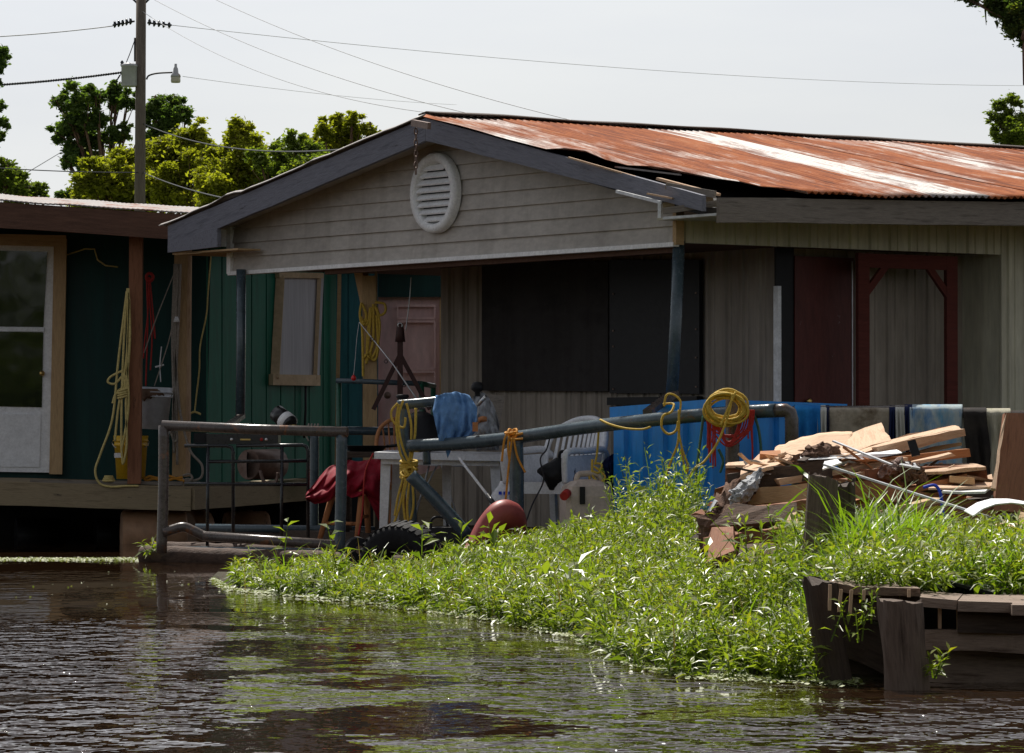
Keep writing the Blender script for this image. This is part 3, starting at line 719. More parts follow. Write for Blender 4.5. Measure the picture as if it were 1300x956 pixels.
# ---------------------------------------------------------------- things on and round the green house
def solo(name, mb, m, label, cat, group=None, M_=None): return mk(name, mb, m, None, M_, label, cat, group)
def spline(pts, n=8):
    """smooth curve through points"""
    pts = [V3(p) for p in pts]; q = [pts[0]]+pts+[pts[-1]]; out = []
    for i in range(1, len(q)-2):
        for k in range(n):
            t = k/n; a, b, c, d = q[i-1], q[i], q[i+1], q[i+2]
            out.append(.5*((2*b)+(-a+c)*t+(2*a-5*b+4*c-d)*t*t+(-a+3*b-3*c+d)*t**3))
    out.append(pts[-1]); return out
def pxs(lst, Y, n=8): return spline([P(p[0], p[1], (p[2] if len(p) > 2 else Y)) for p in lst], n)
mb = MB(); YR = YF-.03
for l in ([(162,366),(158,420),(155,490),(154,560),(156,590)], [(163,366),(165,430),(160,500),(161,560),(157,588)], [(161,370),(150,460),(143,530),(128,575),(121,597),(126,613),(140,618),(160,617),(176,617)],
          [(163,372),(161,450),(150,520),(146,560)], [(157,470),(141,478),(137,485),(146,487),(158,476),(157,494),(147,500),(143,512)], [(164,380),(162,460),(163,520),(154,572)]):
    mb.tube(pxs(l, YR), .011, 6)
for k in range(4): mb.tube([P(156,495+k*3,YR)+V3((.045*math.cos(a), .02*math.sin(a), .012*math.sin(a*1.3))) for a in np.linspace(0,6.28,9)[:-1]], .010, 5, closed=True)
solo('hanging_rope', mb, M['tanrope'], 'pale yellow rope hanging in long loops on the brown porch post', 'rope')
mb = MB(lambda p: P(138,612,YF+.1)+p)
for k in range(3): mb.tube([V3((.05*math.cos(a)*(1-.2*k), .04*math.sin(a), .012+k*.018)) for a in np.linspace(0,6.28,12)[:-1]], .011, 6, closed=True)
solo('rope_knot', mb, M['tanrope'], 'small yellow rope coil on the deck edge left of the brown post', 'rope')
mb = MB()
for l in ([(182,609),(190,605),(200,607),(212,604),(222,607),(234,611)], [(184,611),(196,608),(208,611),(220,608),(232,606)]): mb.tube(pxs(l, YF+.3), .013, 6)
solo('floor_rope', mb, M['orangerope'], 'short yellow rope lying on the deck between the two posts', 'rope')
def bucket(name, top, bot, hgt, r0, r1, m, label, tilt=0, M_=None):
    """tapered pail with ribs, rim and wire handle; local origin at the base"""
    t = thing(name, label, 'bucket', None, M=M_)
    X = lambda p: M_ @ V3(p)
    mk('pail', MB(X).lathe([(0,.004),(r0,0),(r0+(r1-r0)*.75,hgt*.76),(r1+.006,hgt*.77),(r1+.006,hgt*.79),(r1-.004,hgt*.80),(r1-.002,hgt*.87),(r1+.008,hgt*.875),(r1+.008,hgt*.89),(r1,hgt*.9),(r1+.004,hgt),(r1-.008,hgt),(r0-.006,.012),(0,.012)], seg=28), m, t)
    mk('handle', MB(X).tube([V3(((r1+.012)*math.cos(a), -.02-(r1*.9)*math.sin(a)*.55, hgt*.86-.55*r1*math.sin(a))) for a in np.linspace(0, math.pi, 12)], .004, 5), M['silver'], t)
    return t
yb = P(166,608,YF+.32); yb_ = bucket('yellow_bucket', 0, 0, .38, .125, .15, M['yellowplastic'], 'yellow plastic bucket on the deck behind the brown post', M_=Matrix.Translation((yb.x, yb.y, yb.z)))
q = [P(145,575,YF+.165), P(156,581,YF+.165)]; mk('label_patch', MB().box((q[0].x, q[0].y, q[1].z), (q[1].x, q[0].y+.01, q[0].z)), M['white'], yb_)
wb = P(196,545,YF+.35); wb_ = bucket('white_bucket', 0, 0, .37, .115, .142, M['bucketwhite'], 'white bucket with grimy rim hanging from the porch', M_=Matrix.Translation(wb) @ Matrix.Rotation(.04, 4, 'Y'))
mb = MB(lambda p: wb+V3(p))
def grime(a, b):
    t = -2.6+2.2*a; z = .355-b*(.05+.06*abs(noise.noise((a*7,0,0)))+.03*(a < .45)); r = .1475-.02*(.37-z); return (r*math.cos(t), r*math.sin(t), z)
mb.sheet(30, 3, grime, (0,.002,0)); mk('grime_patch', mb, M['grime'], wb_)
mb = MB()
for l in ([(196,490),(215,430),(224,380),(226,345)], [(183,448),(200,400),(222,345)]): mb.tube(pxs(l, YF+.35), .005, 5)
solo('bucket_cord', mb, M['greyrope'], 'thin pale cord slanting up from the white bucket to the tan post', 'cord')
mb = MB()
for k, (xa, xb, ye) in enumerate(((186,187,490), (188,193,470), (190,197,415), (189,184,455))): mb.tube(pxs([(xa,352),((xa+xb)/2+1,400),(xb,430),(xb-2,ye)], YF+.5), .007, 5)
mb.tube([P(190,352,YF+.5)+V3((.03*math.cos(a), 0, .035*math.sin(a))) for a in np.linspace(0,6.28,12)[:-1]], .014, 6, closed=True)
solo('red_rope', mb, M['redcord'], 'red cord hanging in strands between the two porch posts', 'cord')
mb = MB()
for x0, x1, ye in ((219,221,560), (223,224,590), (226,220,575), (221,228,520)): mb.tube(pxs([(x0+3,335),(x0,420),((x0+x1)/2,480),(x1,520),(x1+1,ye)], YF+.62), .012, 6)
mb.tube(pxs([(222,538),(225,556),(221,560),(216,545)], YF+.60), .012, 6)
mb.tube(pxs([(228,520),(236,556),(243,575),(256,590),(256,605),(246,610),(238,608),(232,612)], YF+.45), .012, 6)
mb.tube(pxs([(232,604),(240,602),(244,607),(238,611),(231,608)], YF+.42), .012, 6)
solo('grey_rope', mb, M['greyrope'], 'grey rope hanging down the tan porch post onto the deck', 'rope')
mb = MB().tube(pxs([(268,322),(264,372),(262,400),(254,440),(253,470),(249,505),(247,524)], YF+1.0), .007, 5)
mb.tube(pxs([(240,526),(247,523),(255,526)], YF+1.0), .01, 5)
solo('wall_string', mb, M['tanrope'], 'thin string hanging with a twig down the front corner of the green wall', 'string')
mb = MB().tube(pxs([(205,440),(203,463),(204,485)], YF+.4), .005, 5); mb.tube(pxs([(197,466),(205,464),(208,463)], YF+.4), .008, 5)
solo('hook_string', mb, M['whiteplastic'], 'short string with a cross stick hanging above the white bucket', 'string')
solo('pull_tab', MB().lathe([(0,0),(.03,0),(.012,.05),(0,.05)], Matrix.Translation(P(224,409,YF+.6)), 10), M['whiteplastic'], 'tiny white pull tab hanging by the tan post', 'pull tab')

# ---------------------------------------------------------------- utility pole, lamp, wires
YP = 100.0
A, B = P(176.5,430,YP), P(179.5,-60,YP)
pl = thing('utility_pole', 'tall weathered wooden utility pole with transformer behind the green house', 'utility pole', A)
mk('pole', MB().tube([V3((A.x,A.y,.2)), A, A.lerp(B,.5), B], .135, 14, radii=[.15,.145,.135,.125]), M['pole'], pl, frame_of(A, B))
tr = mk('transformer', MB(lambda p: P(164,110,YP-.1)+V3(p)).lathe([(0,0),(.19,0),(.2,.03),(.2,.5),(.215,.51),(.215,.55),(.12,.6),(0,.61)], seg=20), M['galv'], pl)
mk('bushing', MB(lambda p: P(155,84,YP-.1)+V3(p)).lathe([(.03,0),(.05,.03),(.03,.06),(.05,.09),(.02,.14),(0,.15)], seg=10), M['porcelain'], tr)
mk('bracket', MB().beam(P(160,95,YP), P(176,95,YP), .06, .05), M['tin'], pl); mk('bracket', MB().beam(P(160,106,YP), P(176,106,YP), .06, .05), M['tin'], pl)
for xs_, yy in (((146,151,156,161,166), (31,30,29,28,27)), ((190,196,202,208,215), (28,29.5,30,31,32))):
    mb = MB()
    mb.tube([P(xs_[0]-3,yy[0]+1,YP), P(xs_[-1]+5 if xs_[0] < 170 else xs_[-1]+3, yy[-1],YP)], .025, 6)
    for x, y in zip(xs_, yy):
        cc = P(x, y, YP); mb.lathe([(.02,-.04),(.085,-.03),(.09,0),(.05,.03),(.02,.04)], Matrix.Translation(cc) @ Matrix.Rotation(math.pi/2, 4, 'Y'), 12)
    mk('insulator_string', mb, M['porcelain'], pl)
mk('brace', MB().beam(P(166,-4,YP), P(176,6,YP), .05, .05).beam(P(192,-4,YP), P(182,6,YP), .05, .05), M['cable'], pl)
mk('drop_wire', MB().tube(pxs([(172,48),(166,65),(160,80),(156,88)], YP-.1), .012, 5).tube(pxs([(152,95),(147,104),(150,100),(156,90)], YP-.1), .012, 5), M['cable'], pl)
mk('conduit', MB().tube([P(171.5,48,YP), P(171.5,78,YP)], .03, 8), M['cable'], pl)
lp = mk('lamp_arm', MB().tube(pxs([(186,101),(189,96),(200,93),(219,92)], YP-.15), .022, 8), M['cable'], pl)
lh = mk('lamp_head', MB(lambda p: P(223,98,YP-.15)+V3(p)).lathe([(.0,.34),(.035,.34),(.035,.26),(.06,.22),(.075,.10),(.12,.06),(.13,.0),(.12,0)], seg=16), M['galv'], lp)
mk('lamp_glass', MB(lambda p: P(223,98,YP-.15)+V3(p)).lathe([(.12,.0),(.125,-.1),(.11,-.14),(0,-.15)], seg=16), plain('frosted_lamp_bowl', (.6,.56,.45), .3), lh)
def wire(a, b, sag, r, m, label, n=30, twist=0):
    A, B = P(*a), P(*b); pts = [A.lerp(B, t)-V3((0,0,sag*4*t*(1-t))) for t in np.linspace(0,1,n)]
    mb = MB().tube(pts, r, 5)
    if twist:
        for ph in (0, math.pi):
            mb.tube([p+V3((0, .02*math.cos(i*1.3+ph), .024*math.sin(i*1.3+ph))) for i, p in enumerate(pts)], r*.8, 4)
    solo('overhead_wire', mb, m, label, 'wire', 'overhead wires')
wire((-60,49,98), (143,33,YP), .05, .014, M['fadedcable'], 'single wire from the left edge to the left insulator string')
wire((-60,111,95), (154,92,YP), .05, .018, M['cable'], 'thick twisted cable from the left edge to the transformer', 160, 1)
wire((218,32,YP), (1420,108,170), .5, .008, M['fadedcable'], 'faint high wire crossing the sky to the right edge')
wire((182,-8,YP), (660,158,70), .35, .008, M['fadedcable'], 'wire running from the pole top down to the roof ridge')
wire((250,-12,96), (740,156,70), .25, .008, M['fadedcable'], 'upper wire descending from the top edge behind the ridge')
wire((180,14,YP), (620,150,68), .55, .007, M['fadedcable'], 'thinner lower wire slanting from the pole to the ridge')
wire((182,157,YP), (495,183,60), .35, .014, M['cable'], 'dark sagging cable crossing the tree tops to the gable')
wire((232,97,YP), (580,133,150), .1, .007, M['fadedcable'], 'very faint short wire just right of the street lamp')
wire((-60,209,90), (178,219,YP), .05, .013, M['cable'], 'cable crossing low in front of the trees left of the pole')
wire((182,219,YP), (345,262,62), .1, .014, M['cable'], 'service cable dropping from the pole to the left rake')
wire((18,229,105), (78,193,125), .0, .012, M['cable'], 'short slanting guy wire in front of the left trees')

# ---------------------------------------------------------------- trees
def leaves(cl, n, size, flat=.5):
    """leaf quads scattered through a list of clumps (centre, radius, tone); returns verts, faces, tone"""
    vol = np.array([c[1]**2.2 for c in cl]); pr = vol/vol.sum(); idx = rng.choice(len(cl), n, p=pr)
    cen = np.array([tuple(c[0]) for c in cl])[idx]; rad = np.array([c[1] for c in cl])[idx]; tone = np.array([c[2] for c in cl])[idx]
    d = rng.normal(size=(n,3)); d /= np.linalg.norm(d, axis=1)[:,None]; rr = np.where(rng.random(n) < .5, rng.random(n)**.5, np.abs(rng.normal(0,.72,n))+.05)
    rr *= 1+.28*np.sin(d[:,0]*7+idx)*np.cos(d[:,2]*6+idx*2)
    pos = cen+d*(rr*rad)[:,None]*np.array([1,1,.82])
    a = rng.normal(size=(n,3)); a[:,2] *= flat; a /= np.linalg.norm(a, axis=1)[:,None]
    b = np.cross(a, rng.normal(size=(n,3))); b /= np.linalg.norm(b, axis=1)[:,None]
    s = size*(.6+.8*rng.random(n))[:,None]
    v = np.stack([pos-a*s, pos-b*s*.45, pos+a*s, pos+b*s*.45], 1).reshape(-1,3)
    f = np.arange(4*n).reshape(-1,4); tn = np.clip(tone+rng.normal(size=n)*.22, 0, 1)
    return v, f, tn
def tree(name, clumps, Y, base, n, size, m, label, trunk_r=.22, cat='tree', depth=1.0, sub=9, group='trees beyond the houses', twigs=True, limb_from=None, fill=.7):
    """clumps: (px, py, radius px) in the photo at distance Y; every clump is broken into smaller lumps"""
    cl = []; lims = []
    for (x, y, r) in clumps:
        R = r*Y/F
        c = P(x, y, Y+random.uniform(-1,1)*depth*R*1.5); lims.append((c, R)); cl.append((c, R*fill, .3))
        for k in range(sub):
            d = V3((random.gauss(0,1), random.gauss(0,1), random.gauss(0,1))).normalized()
            cl.append((c+d*R*random.uniform(.55,1.15), R*random.uniform(.2,.5), random.uniform(.15,.75)))
    t = thing(name, label, cat, base, group)
    v, f, tn = leaves(cl, n, size)
    o = raw_mesh('crown', v-np.array(tuple(base)), f, m=m, rnd=tn); o.parent = t; WM[o] = WM[t]
    top = max(lims, key=lambda q: q[0].z)[0] if limb_from is None else V3(limb_from); mid = V3((base[0]*.4+top.x*.6, base[1]*.4+top.y*.6, base[2]+(top.z-base[2])*.62))
    mb = MB().tube(spline([base, V3(base).lerp(mid,.5)+V3((trunk_r*.6,0,0)), mid, top]), trunk_r, 8, radii=list(np.linspace(trunk_r*1.2, trunk_r*.15, 25)))
    mk('trunk', mb, M['bark'], t)
    mb = MB()
    for c, R in lims:
        k = random.uniform(.5,1.0); s = V3(base).lerp(mid, k) if limb_from is None else V3(limb_from)
        pts = spline([s, s.lerp(c,.5)+V3((0,0,-.15*R)), c, c+V3((random.uniform(-.5,.5)*R,0,.6*R))], 4)
        mb.tube(pts, .05, 5, radii=list(np.linspace(trunk_r*.28, trunk_r*.04, len(pts))))
        for q in range(3 if twigs else 0):
            e = c+V3((random.gauss(0,.6), random.gauss(0,.6), random.gauss(0,.5)))*R
            mb.tube([s.lerp(c,.7), e], .02, 4, radii=[trunk_r*.1, trunk_r*.03])
    mk('branch', mb, M['bark'], t)
    return t
def base_at(px, Y): p = P(px, 500, Y); return V3((p.x, p.y, .2))
tree('tall_tree', [(80,128,13),(100,124,20),(120,118,12),(92,150,18),(78,168,15),(98,168,18),(125,150,16),(143,125,15),(150,112,10),(162,130,14),(92,190,16),(112,180,16),(130,172,10),(145,176,14),(160,165,10),(100,205,13),(116,200,10),(195,128,9),(188,145,10),(84,205,9),(104,218,7)],
     150, base_at(140,150), 42525, 0.092, M['crown_dark'], 'tall dark open crowned tree behind the utility pole on its left', .3, limb_from=P(135,275,150), fill=.5)
tree('round_tree', [(205,140,14),(222,132,12),(235,145,12),(215,155,16),(200,165,13),(190,175,11)], 150, base_at(212,150), 15592, 0.092, M['crown_dark'], 'dark rounded treetop just right of the utility pole', .25)
tree('lime_tree', [(120,232,26),(140,215,24),(165,200,20),(140,255,30),(110,262,25),(165,240,28),(180,262,28),(100,245,12),(178,215,20),(150,232,26),(190,240,26)], 118, base_at(140,118), 42525, 0.071, M['crown_lime'], 'yellow green tree standing left of the pole above the green roof', .22)
tree('lime_tree', [(205,195,24),(228,176,19),(245,168,16),(258,185,16),(225,215,30),(250,215,26),(215,250,32),(250,255,30),(195,222,20),(270,205,18),(275,235,26),(240,195,22),(262,200,18)], 115, base_at(225,115), 48195, 0.071, M['crown_lime'], 'yellow green tree just right of the pole, its top level with the lamp arm foliage', .22)
tree('bushy_tree', [(300,164,13),(293,178,16),(312,178,16),(325,192,18),(280,198,18),(300,205,26),(270,222,22),(320,222,28),(285,245,30),(330,250,25),(335,212,22),(345,225,24),(300,225,28)], 110, base_at(300,110), 51030, 0.065, M['crown_lime'], 'yellow green bushy tree with a small tuft at its top left of centre', .22)
tree('bushy_tree', [(352,192,16),(375,185,17),(360,210,25),(390,215,26),(345,235,25),(385,240,25),(398,200,18),(405,225,24),(330,205,16)], 108, base_at(370,108), 28350, 0.065, M['crown_mid'], 'greener bushy tree low behind the left rake of the gable', .2)
tree('bushy_tree', [(412,165,13),(430,157,12),(447,152,11),(450,168,14),(470,166,11),(482,172,7),(425,180,17),(455,185,18),(400,182,14),(420,205,24),(450,210,20)], 112, base_at(435,112), 34020, 0.065, M['crown_lime'], 'tree nearest the gable peak with uneven leafy top', .22)
tree('small_tree', [(8,212,12),(20,225,15),(5,235,18),(35,240,14),(48,243,10),(22,250,18),(-8,225,14),(58,250,6)], 105, base_at(15,105), 22680, 0.065, M['crown_mid'], 'low green tree above the green roof at the far left', .2)
tree('distant_bush', [(78,250,8),(88,247,7),(98,252,8)], 190, base_at(88,190), 3402, 0.108, M['crown_dark'], 'small dark distant bush seen between the left trees', .15)
tree('edge_tree', [(-12,78,18),(-2,84,10),(4,72,7),(-14,140,14),(0,135,6),(1,155,9),(-2,175,7),(-14,105,12),(-16,185,14)], 90, base_at(-30,90), 15592, 0.054, M['crown_dark'], 'dark tree whose leafy tips enter at the left edge', .08, limb_from=P(-40,130,90))
t_ = tree('mossy_tree', [(1268,4,15),(1283,20,20),(1296,34,22),(1275,2,20),(1300,8,24),(1308,52,15),(1222,-4,8),(1236,0,9),(1230,-8,10),(1320,25,26),(1290,2,20),(1258,-6,10)], 62, base_at(1345,62), 35100, 0.029, M['crown_dark'], 'dark mossy tree reaching in at the upper right corner', .07, depth=.6, limb_from=P(1350,60,62))
mb = MB()
for k in range(60):
    x = random.uniform(1262,1318); y = random.uniform(0,30); L = random.uniform(6,14)
    mb.tube([P(x,y,62), P(x+random.uniform(-2,2),y+L*.6,62), P(x+random.uniform(-2,2),y+L,62)], .01, 4, radii=[.03,.02,.004])
mb.tube([P(1250,-10,62), P(1251,14,62), P(1252,32,62)], .01, 4, radii=[.02,.016,.004])
mk('hanging_moss', mb, M['crown_mid'], t_)
mb = MB().tube([P(1322,20,61.5), P(1304,44,61.5), P(1297,50,61.5)], .05, 6, radii=[.16,.1,.03]); mb.tube([P(1312,40,61.5), P(1304,60,61.5), P(1304,108,61.5)], .06, 7, radii=[.09,.085,.07])
mk('broken_branch', mb, M['bark'], t_)
tree('willow_tree', [(1270,132,10),(1284,127,9),(1264,148,10),(1280,150,13),(1263,165,8),(1290,165,17),(1300,158,14),(1283,182,20),(1310,175,22),(1294,132,6),(1272,176,12)], 85, base_at(1305,85), 25515, 0.038, M['crown_mid'], 'dark green leafy treetop rising behind the roof at the right', .06, limb_from=P(1318,230,85))

# unseen wooded bank behind the photographer, added to darken reflections and camera-facing surfaces
v, f, tn = leaves([((x, -34+3*math.sin(x), 3.2+2.2*math.sin(x*.7)+1.2*math.sin(x*1.9)), 3.6, .4) for x in np.arange(-60, 61, 2.2)]+[((x, -30, 1.6), 2.2, .5) for x in np.arange(-60, 61, 2.0)], 26000, .55)
raw_mesh('unseen_bank_woods', v, f, m=M['crown_mid'], rnd=tn)['kind'] = 'stuff'
mk('unseen_bank', MB().grid(30, 6, lambda a, b: V3((-90+180*a, -26-b*60, -.3+1.2*min(1,b*3)))), M['earth'], M=Matrix(), kind='structure')

v, f, tn = leaves([((x, 158+4*math.sin(x*1.3), 2.6+1.0*math.sin(x*.7)+.6*math.sin(x*1.9)), 3.0, .4) for x in np.arange(-110, 111, 2.4)], 30000, .3)
raw_mesh('distant_woods', v, f, m=M['crown_mid'], rnd=tn)['kind'] = 'stuff'
# ---------------------------------------------------------------- floating platform with pipe rail
fp = thing('floating_platform', 'low pipe railed floating platform on long brown logs', 'platform', P(320,716,29))
def fpp(name, mb, m, M_=None, label=None, parent=fp): return mk(name, mb, m, parent, M_, label)
def ptube(l, Y, r, seg=10, n=4, sm=True):
    pts = pxs(l, Y, n) if sm else [P(p[0], p[1], (p[2] if len(p) > 2 else Y)) for p in l]
    return MB().tube(pts, r, seg)
def bark_log(pts, r, seg=16):
    pts = spline(pts, 12); rad = [r*(1+.12*noise.noise((i*.35, 2, r*40))) for i in range(len(pts))]
    mb = MB().tube(pts, r, seg, radii=rad)
    for i, v in enumerate(mb.v): mb.v[i] = v+V3((0,0,.012*noise.noise(v*9)))
    return mb
fpp('log_float', bark_log([P(182,705,29.4), P(300,709,29.0), P(430,713,28.6), P(575,722,28.2)], .075), M['log'])
fpp('log_float', bark_log([P(196,699,30.2), P(330,703,29.9), P(560,708,29.6)], .07), M['log'])
fpp('platform_deck', MB().hexa([P(196,709,29.3), P(560,714,28.9), P(560,700,32.2), P(238,699,32.2)], [P(196,704,29.3), P(560,709,28.9), P(560,694,32.2), P(238,692,32.2)]), M['darkwood'])
YA = 29.0
fpp('rail_post', ptube([(208,540),(207.5,620),(205,702)], YA, .040, 12), M['rustpipe'])
fpp('rail_post', ptube([(434,548),(433,620),(431,704)], YA-.25, .041, 12), M['bluepipe'])
fpp('top_rail', MB().tube([P(206,540,YA), P(320,545,YA-.1), P(441,548.5,YA-.27)], .038, 14), M['rustpipe'])
fpp('lower_rail', MB().tube([P(258,680.5,YA-.05), P(340,686,YA-.12), P(431,692,YA-.25)], .036, 12), M['rustpipe'])
fpp('bent_pipe', ptube([(208,676),(220,672),(233,669),(246,674),(260,681)], YA-.03, .036, 12, 5), M['rustpipe'])
fpp('back_rail', MB().tube([P(212,541,31.9), P(400,546,31.9), P(566,549,31.9)], .034, 12), M['bluepipe'])
fpp('back_post', ptube([(399,548),(399,600),(398,690)], 31.8, .038, 12), M['bluepipe'])
fpp('back_lower_rail', MB().tube([P(248,670,31.2), P(400,672,31.2), P(548,675,31.2)], .032, 12), M['bluepipe'])
fpp('floor_bar', MB().tube([P(235,697,29.6), P(330,698,29.6), P(412,700,29.5)], .02, 8), M['bluepipe'])
mb = MB()
for k in range(4):
    cx = P(391+k*4, 545, 31.9); mb.tube([cx+V3((.006*math.sin(a), .040*math.cos(a), .042*math.sin(a))) for a in np.linspace(0,6.28,12)[:-1]], .008, 5, closed=True)
mb.tube(pxs([(394,550),(389,553),(392,560)], 31.8), .007, 5)
solo('rope_wrap', mb, M['greyrope'], 'grey rope wrapped round the far rail of the floating platform', 'rope')
# black cylinder on the far rail
A, B = P(351,524,31.8), P(369,539,31.7)
cy = thing('black_canister', 'black canister with a white band tipped over on the far rail', 'canister', A.lerp(B,.5)-V3((0,0,.05)))
mk('shell', MB().tube([A, A.lerp(B,.55)], .075, 18, radii=[.068,.072]), M['blackplastic'], cy, frame_of(A, B))
mk('band', MB().tube([A.lerp(B,.55), A.lerp(B,.9)], .074, 18), M['white'], cy, frame_of(A, B))
mk('end_cap', MB().tube([A.lerp(B,.9), B, B.lerp(A,-.06)], .074, 18, radii=[.073,.071,.05]), M['blackplastic'], cy, frame_of(A, B))
mk('copper_tip', MB().tube([P(368,542,31.65), P(376,542,31.6)], .02, 8), M['brass'], cy)

# wire rack with the console on it
rk = thing('wire_rack', 'black wire shelf rack standing behind the platform rail', 'rack', P(320,700,30.2))
YK = 30.0
def rkp(name, l, r=.013, Y=YK, sm=False): mk(name, ptube(l, Y, r, 7, sm=sm), M['wire'], rk)
rkp('end_frame', [(234,566),(288,566),(294,568),(296,574),(296,702)], .014)
rkp('end_frame', [(300,566),(384,565),(389,567),(391,573),(391,704)], .014)
rkp('upright', [(264,566),(263,702)]); rkp('upright', [(358,566),(357,704)])
rkp('shelf_rail', [(264,586),(391,585)]); rkp('shelf_rail', [(234,614),(391,615)])
for z in (586, 615, 660): mk('shelf_side', MB().tube([P(296,z,YK), P(296,z-1.0,YK+.35)], .008, 5), M['wire'], rk); mk('shelf_side', MB().tube([P(391,z,YK), P(391,z-1.0,YK+.35)], .008, 5), M['wire'], rk)
rkp('shelf_rail', [(264,587),(391,586)], .008, YK+.35); rkp('shelf_rail', [(234,616),(391,616)], .008, YK+.35)
cn = thing('stereo_console', 'flat black console with small dials lying on the wire rack', 'console', P(300,565,YK+.2))
a, b = P(262,564,YK), P(353,551,YK); mk('case', MB().box((a.x,a.y,a.z), (b.x,a.y+.36,b.z)), M['blackplastic'], cn)
a, b = P(246,563,YK+.03), P(262,550,YK+.03); mk('side_tray', MB().box((a.x,a.y,a.z), (b.x-.002,a.y+.3,b.z)), M['black'], cn)
for px, c in ((294,'silver'),(338,'silver'),(332,'redcord')):
    mk('dial', MB(lambda p, px=px: P(px,558,YK-.0)+V3((p.x,-p.z,p.y))).lathe([(0,.015),(.011,.014),(.013,0)], seg=12), M[c], cn)
a, b = P(305,559,YK-.001), P(318,557,YK-.001); mk('display', MB().box((a.x,a.y-.003,a.z), (b.x,a.y+.002,b.z)), M['brass'], cn)
# rusty can with wire handle
A, B = P(315,590,33.6), P(352,589,33.9)
cn = thing('rusty_can', 'rusty cylinder lying on a bent stand below the rack by the green wall', 'can', P(334,612,33.7))
mk('drum', MB().tube([A, A.lerp(B,.02), A.lerp(B,.5), B], .125, 20, radii=[.125,.13,.13,.13]), M['tin'], cn, frame_of(A, B))
A2 = A-V3((.004,.004,0)); mk('drum_mouth', MB().tube([A2, A2-V3((.002,0,0))], .11, 18), M['black'], cn)
mk('stand', ptube([(330,597),(334,610),(340,613),(350,612),(353,600)], 33.5, .016, 6), M['tin'], cn)

# ---------------------------------------------------------------- stool, red cloth, tray, bow back chair
st = thing('wooden_stool', 'plain wooden stool half covered by the red cloth', 'stool', P(430,690,29.9))
mk('seat', MB().hexa([P(412,623,30.2), P(472,623,30.0), P(474,620,30.5), P(414,620,30.6)], [P(412,617,30.2), P(472,617,30.0), P(474,614.5,30.5), P(414,614.5,30.6)]), M['tanwood'], st)
for l, Y in (([(424,622),(406,684)], 30.1), ([(460,622),(452,694)], 29.9), ([(465,620),(468,690)], 30.3), ([(428,620),(434,690)], 30.6)):
    A, B = P(*l[0], Y), P(*l[1], Y); mk('leg', MB().tube([A, A.lerp(B,.5), B], .025, 10, radii=[.026,.024,.02]), M['orangewood'], st, frame_of(A, B))
mk('rung', MB().tube([P(412,664,30.1), P(455,665,29.9)], .014, 8), M['orangewood'], st); mk('rung', MB().tube([P(456,657,29.9), P(467,655,30.3)], .014, 8), M['orangewood'], st)
def cloth(name, outline_fn, m, label, cat, nu=40, nv=40, th=.012, group=None): return solo(name, MB().sheet(nu, nv, outline_fn, (0,th,0)), m, label, cat, group)
def redfn(a, b):
    # draped lump: top edge follows the pile on the stool, bottom edge hangs
    px = 388+96*a; top = 628-44*math.sin(min(1, a*1.6)*math.pi/2)**.8+4*noise.noise((a*5,0,0)); bot = np.interp(a, [0,.12,.3,.45,.6,.8,1], [634,640,637,624,632,628,668])
    Y = 29.85+.25*(1-b)*math.sin(a*math.pi)-.10*math.sin(b*math.pi)*math.sin(a*math.pi)+.09*(1-abs(noise.noise((a*5+b*2, b*2.2, 1)))*2)+.012*noise.noise((a*15, b*8, 2)); return P(px, top+(bot-top)*b, Y)
cloth('red_cloth', redfn, M['redcloth'], 'crimson cloth bundled over the wooden stool behind the rail', 'cloth', 60, 44, .03)
tb = thing('small_table', 'dark low table under the black pan beside the white table', 'table', P(465,690,30.9))
mk('tabletop', MB().hexa([P(436,581,30.6), P(486,581,30.6), P(484,578,31.2), P(440,578,31.2)], [P(436,574,30.6), P(486,574,30.6), P(484,572,31.2), P(440,572,31.2)]), M['darkwood'], tb)
for x, Y in ((441,30.65),(481,30.65),(444,31.15),(479,31.15)): mk('leg', MB().beam(P(x,581,Y), P(x,686,Y), .035, .035), M['darkwood'], tb)
pc = P(465,574,30.9)
pn = thing('black_pan', 'wide flat black pan resting on the dark table', 'pan', pc)
mk('dish', MB(lambda p: pc+V3(p)).lathe([(0,.0),(.12,.0),(.165,.045),(.175,.05),(.165,.052),(.12,.012),(0,.012)], seg=28), M['black'], pn)
mk('handle', MB().tube([pc+V3((.16,-.02,.045)), pc+V3((.30,-.05,.06))], .012, 8), M['black'], pn)
ch = thing('bow_back_chair', 'wooden bow back chair with spindles behind the white table', 'chair', P(500,690,31.3))
def bow(y_in=0): return [P(478+y_in,578,31.2), P(478+y_in,560,31.25), P(482+y_in*.7,545,31.3), P(491,536+y_in,31.3), P(503,531.5+y_in,31.35), P(516,532+y_in,31.4), P(527,538+y_in,31.45), P(533-y_in*.5,550,31.5), P(534-y_in,578,31.5)]
mk('bow', MB().tube(spline(bow(), 6), .016, 8), M['orangewood'], ch)
for x, yt in ((486,543),(493,537),(500,534),(507,533),(514,534),(521,537)): mk('spindle', MB().tube([P(x,yt,31.33), P(x*.6+500*.4+2,616,31.15)], .007, 6), M['orangewood'], ch)
mk('seat', MB().hexa([P(482,622,30.8), P(528,622,30.9), P(532,617,31.4), P(486,617,31.3)], [P(482,616,30.8), P(528,616,30.9), P(532,612,31.4), P(486,612,31.3)]), M['orangewood'], ch)
for l in ([(505,588),(498,640),(494,690)], [(524,622),(530,690)], [(490,622),(484,690)], [(512,620),(520,690)]): mk('leg', ptube(l, 31.0, .018, 8), M['orangewood'], ch)

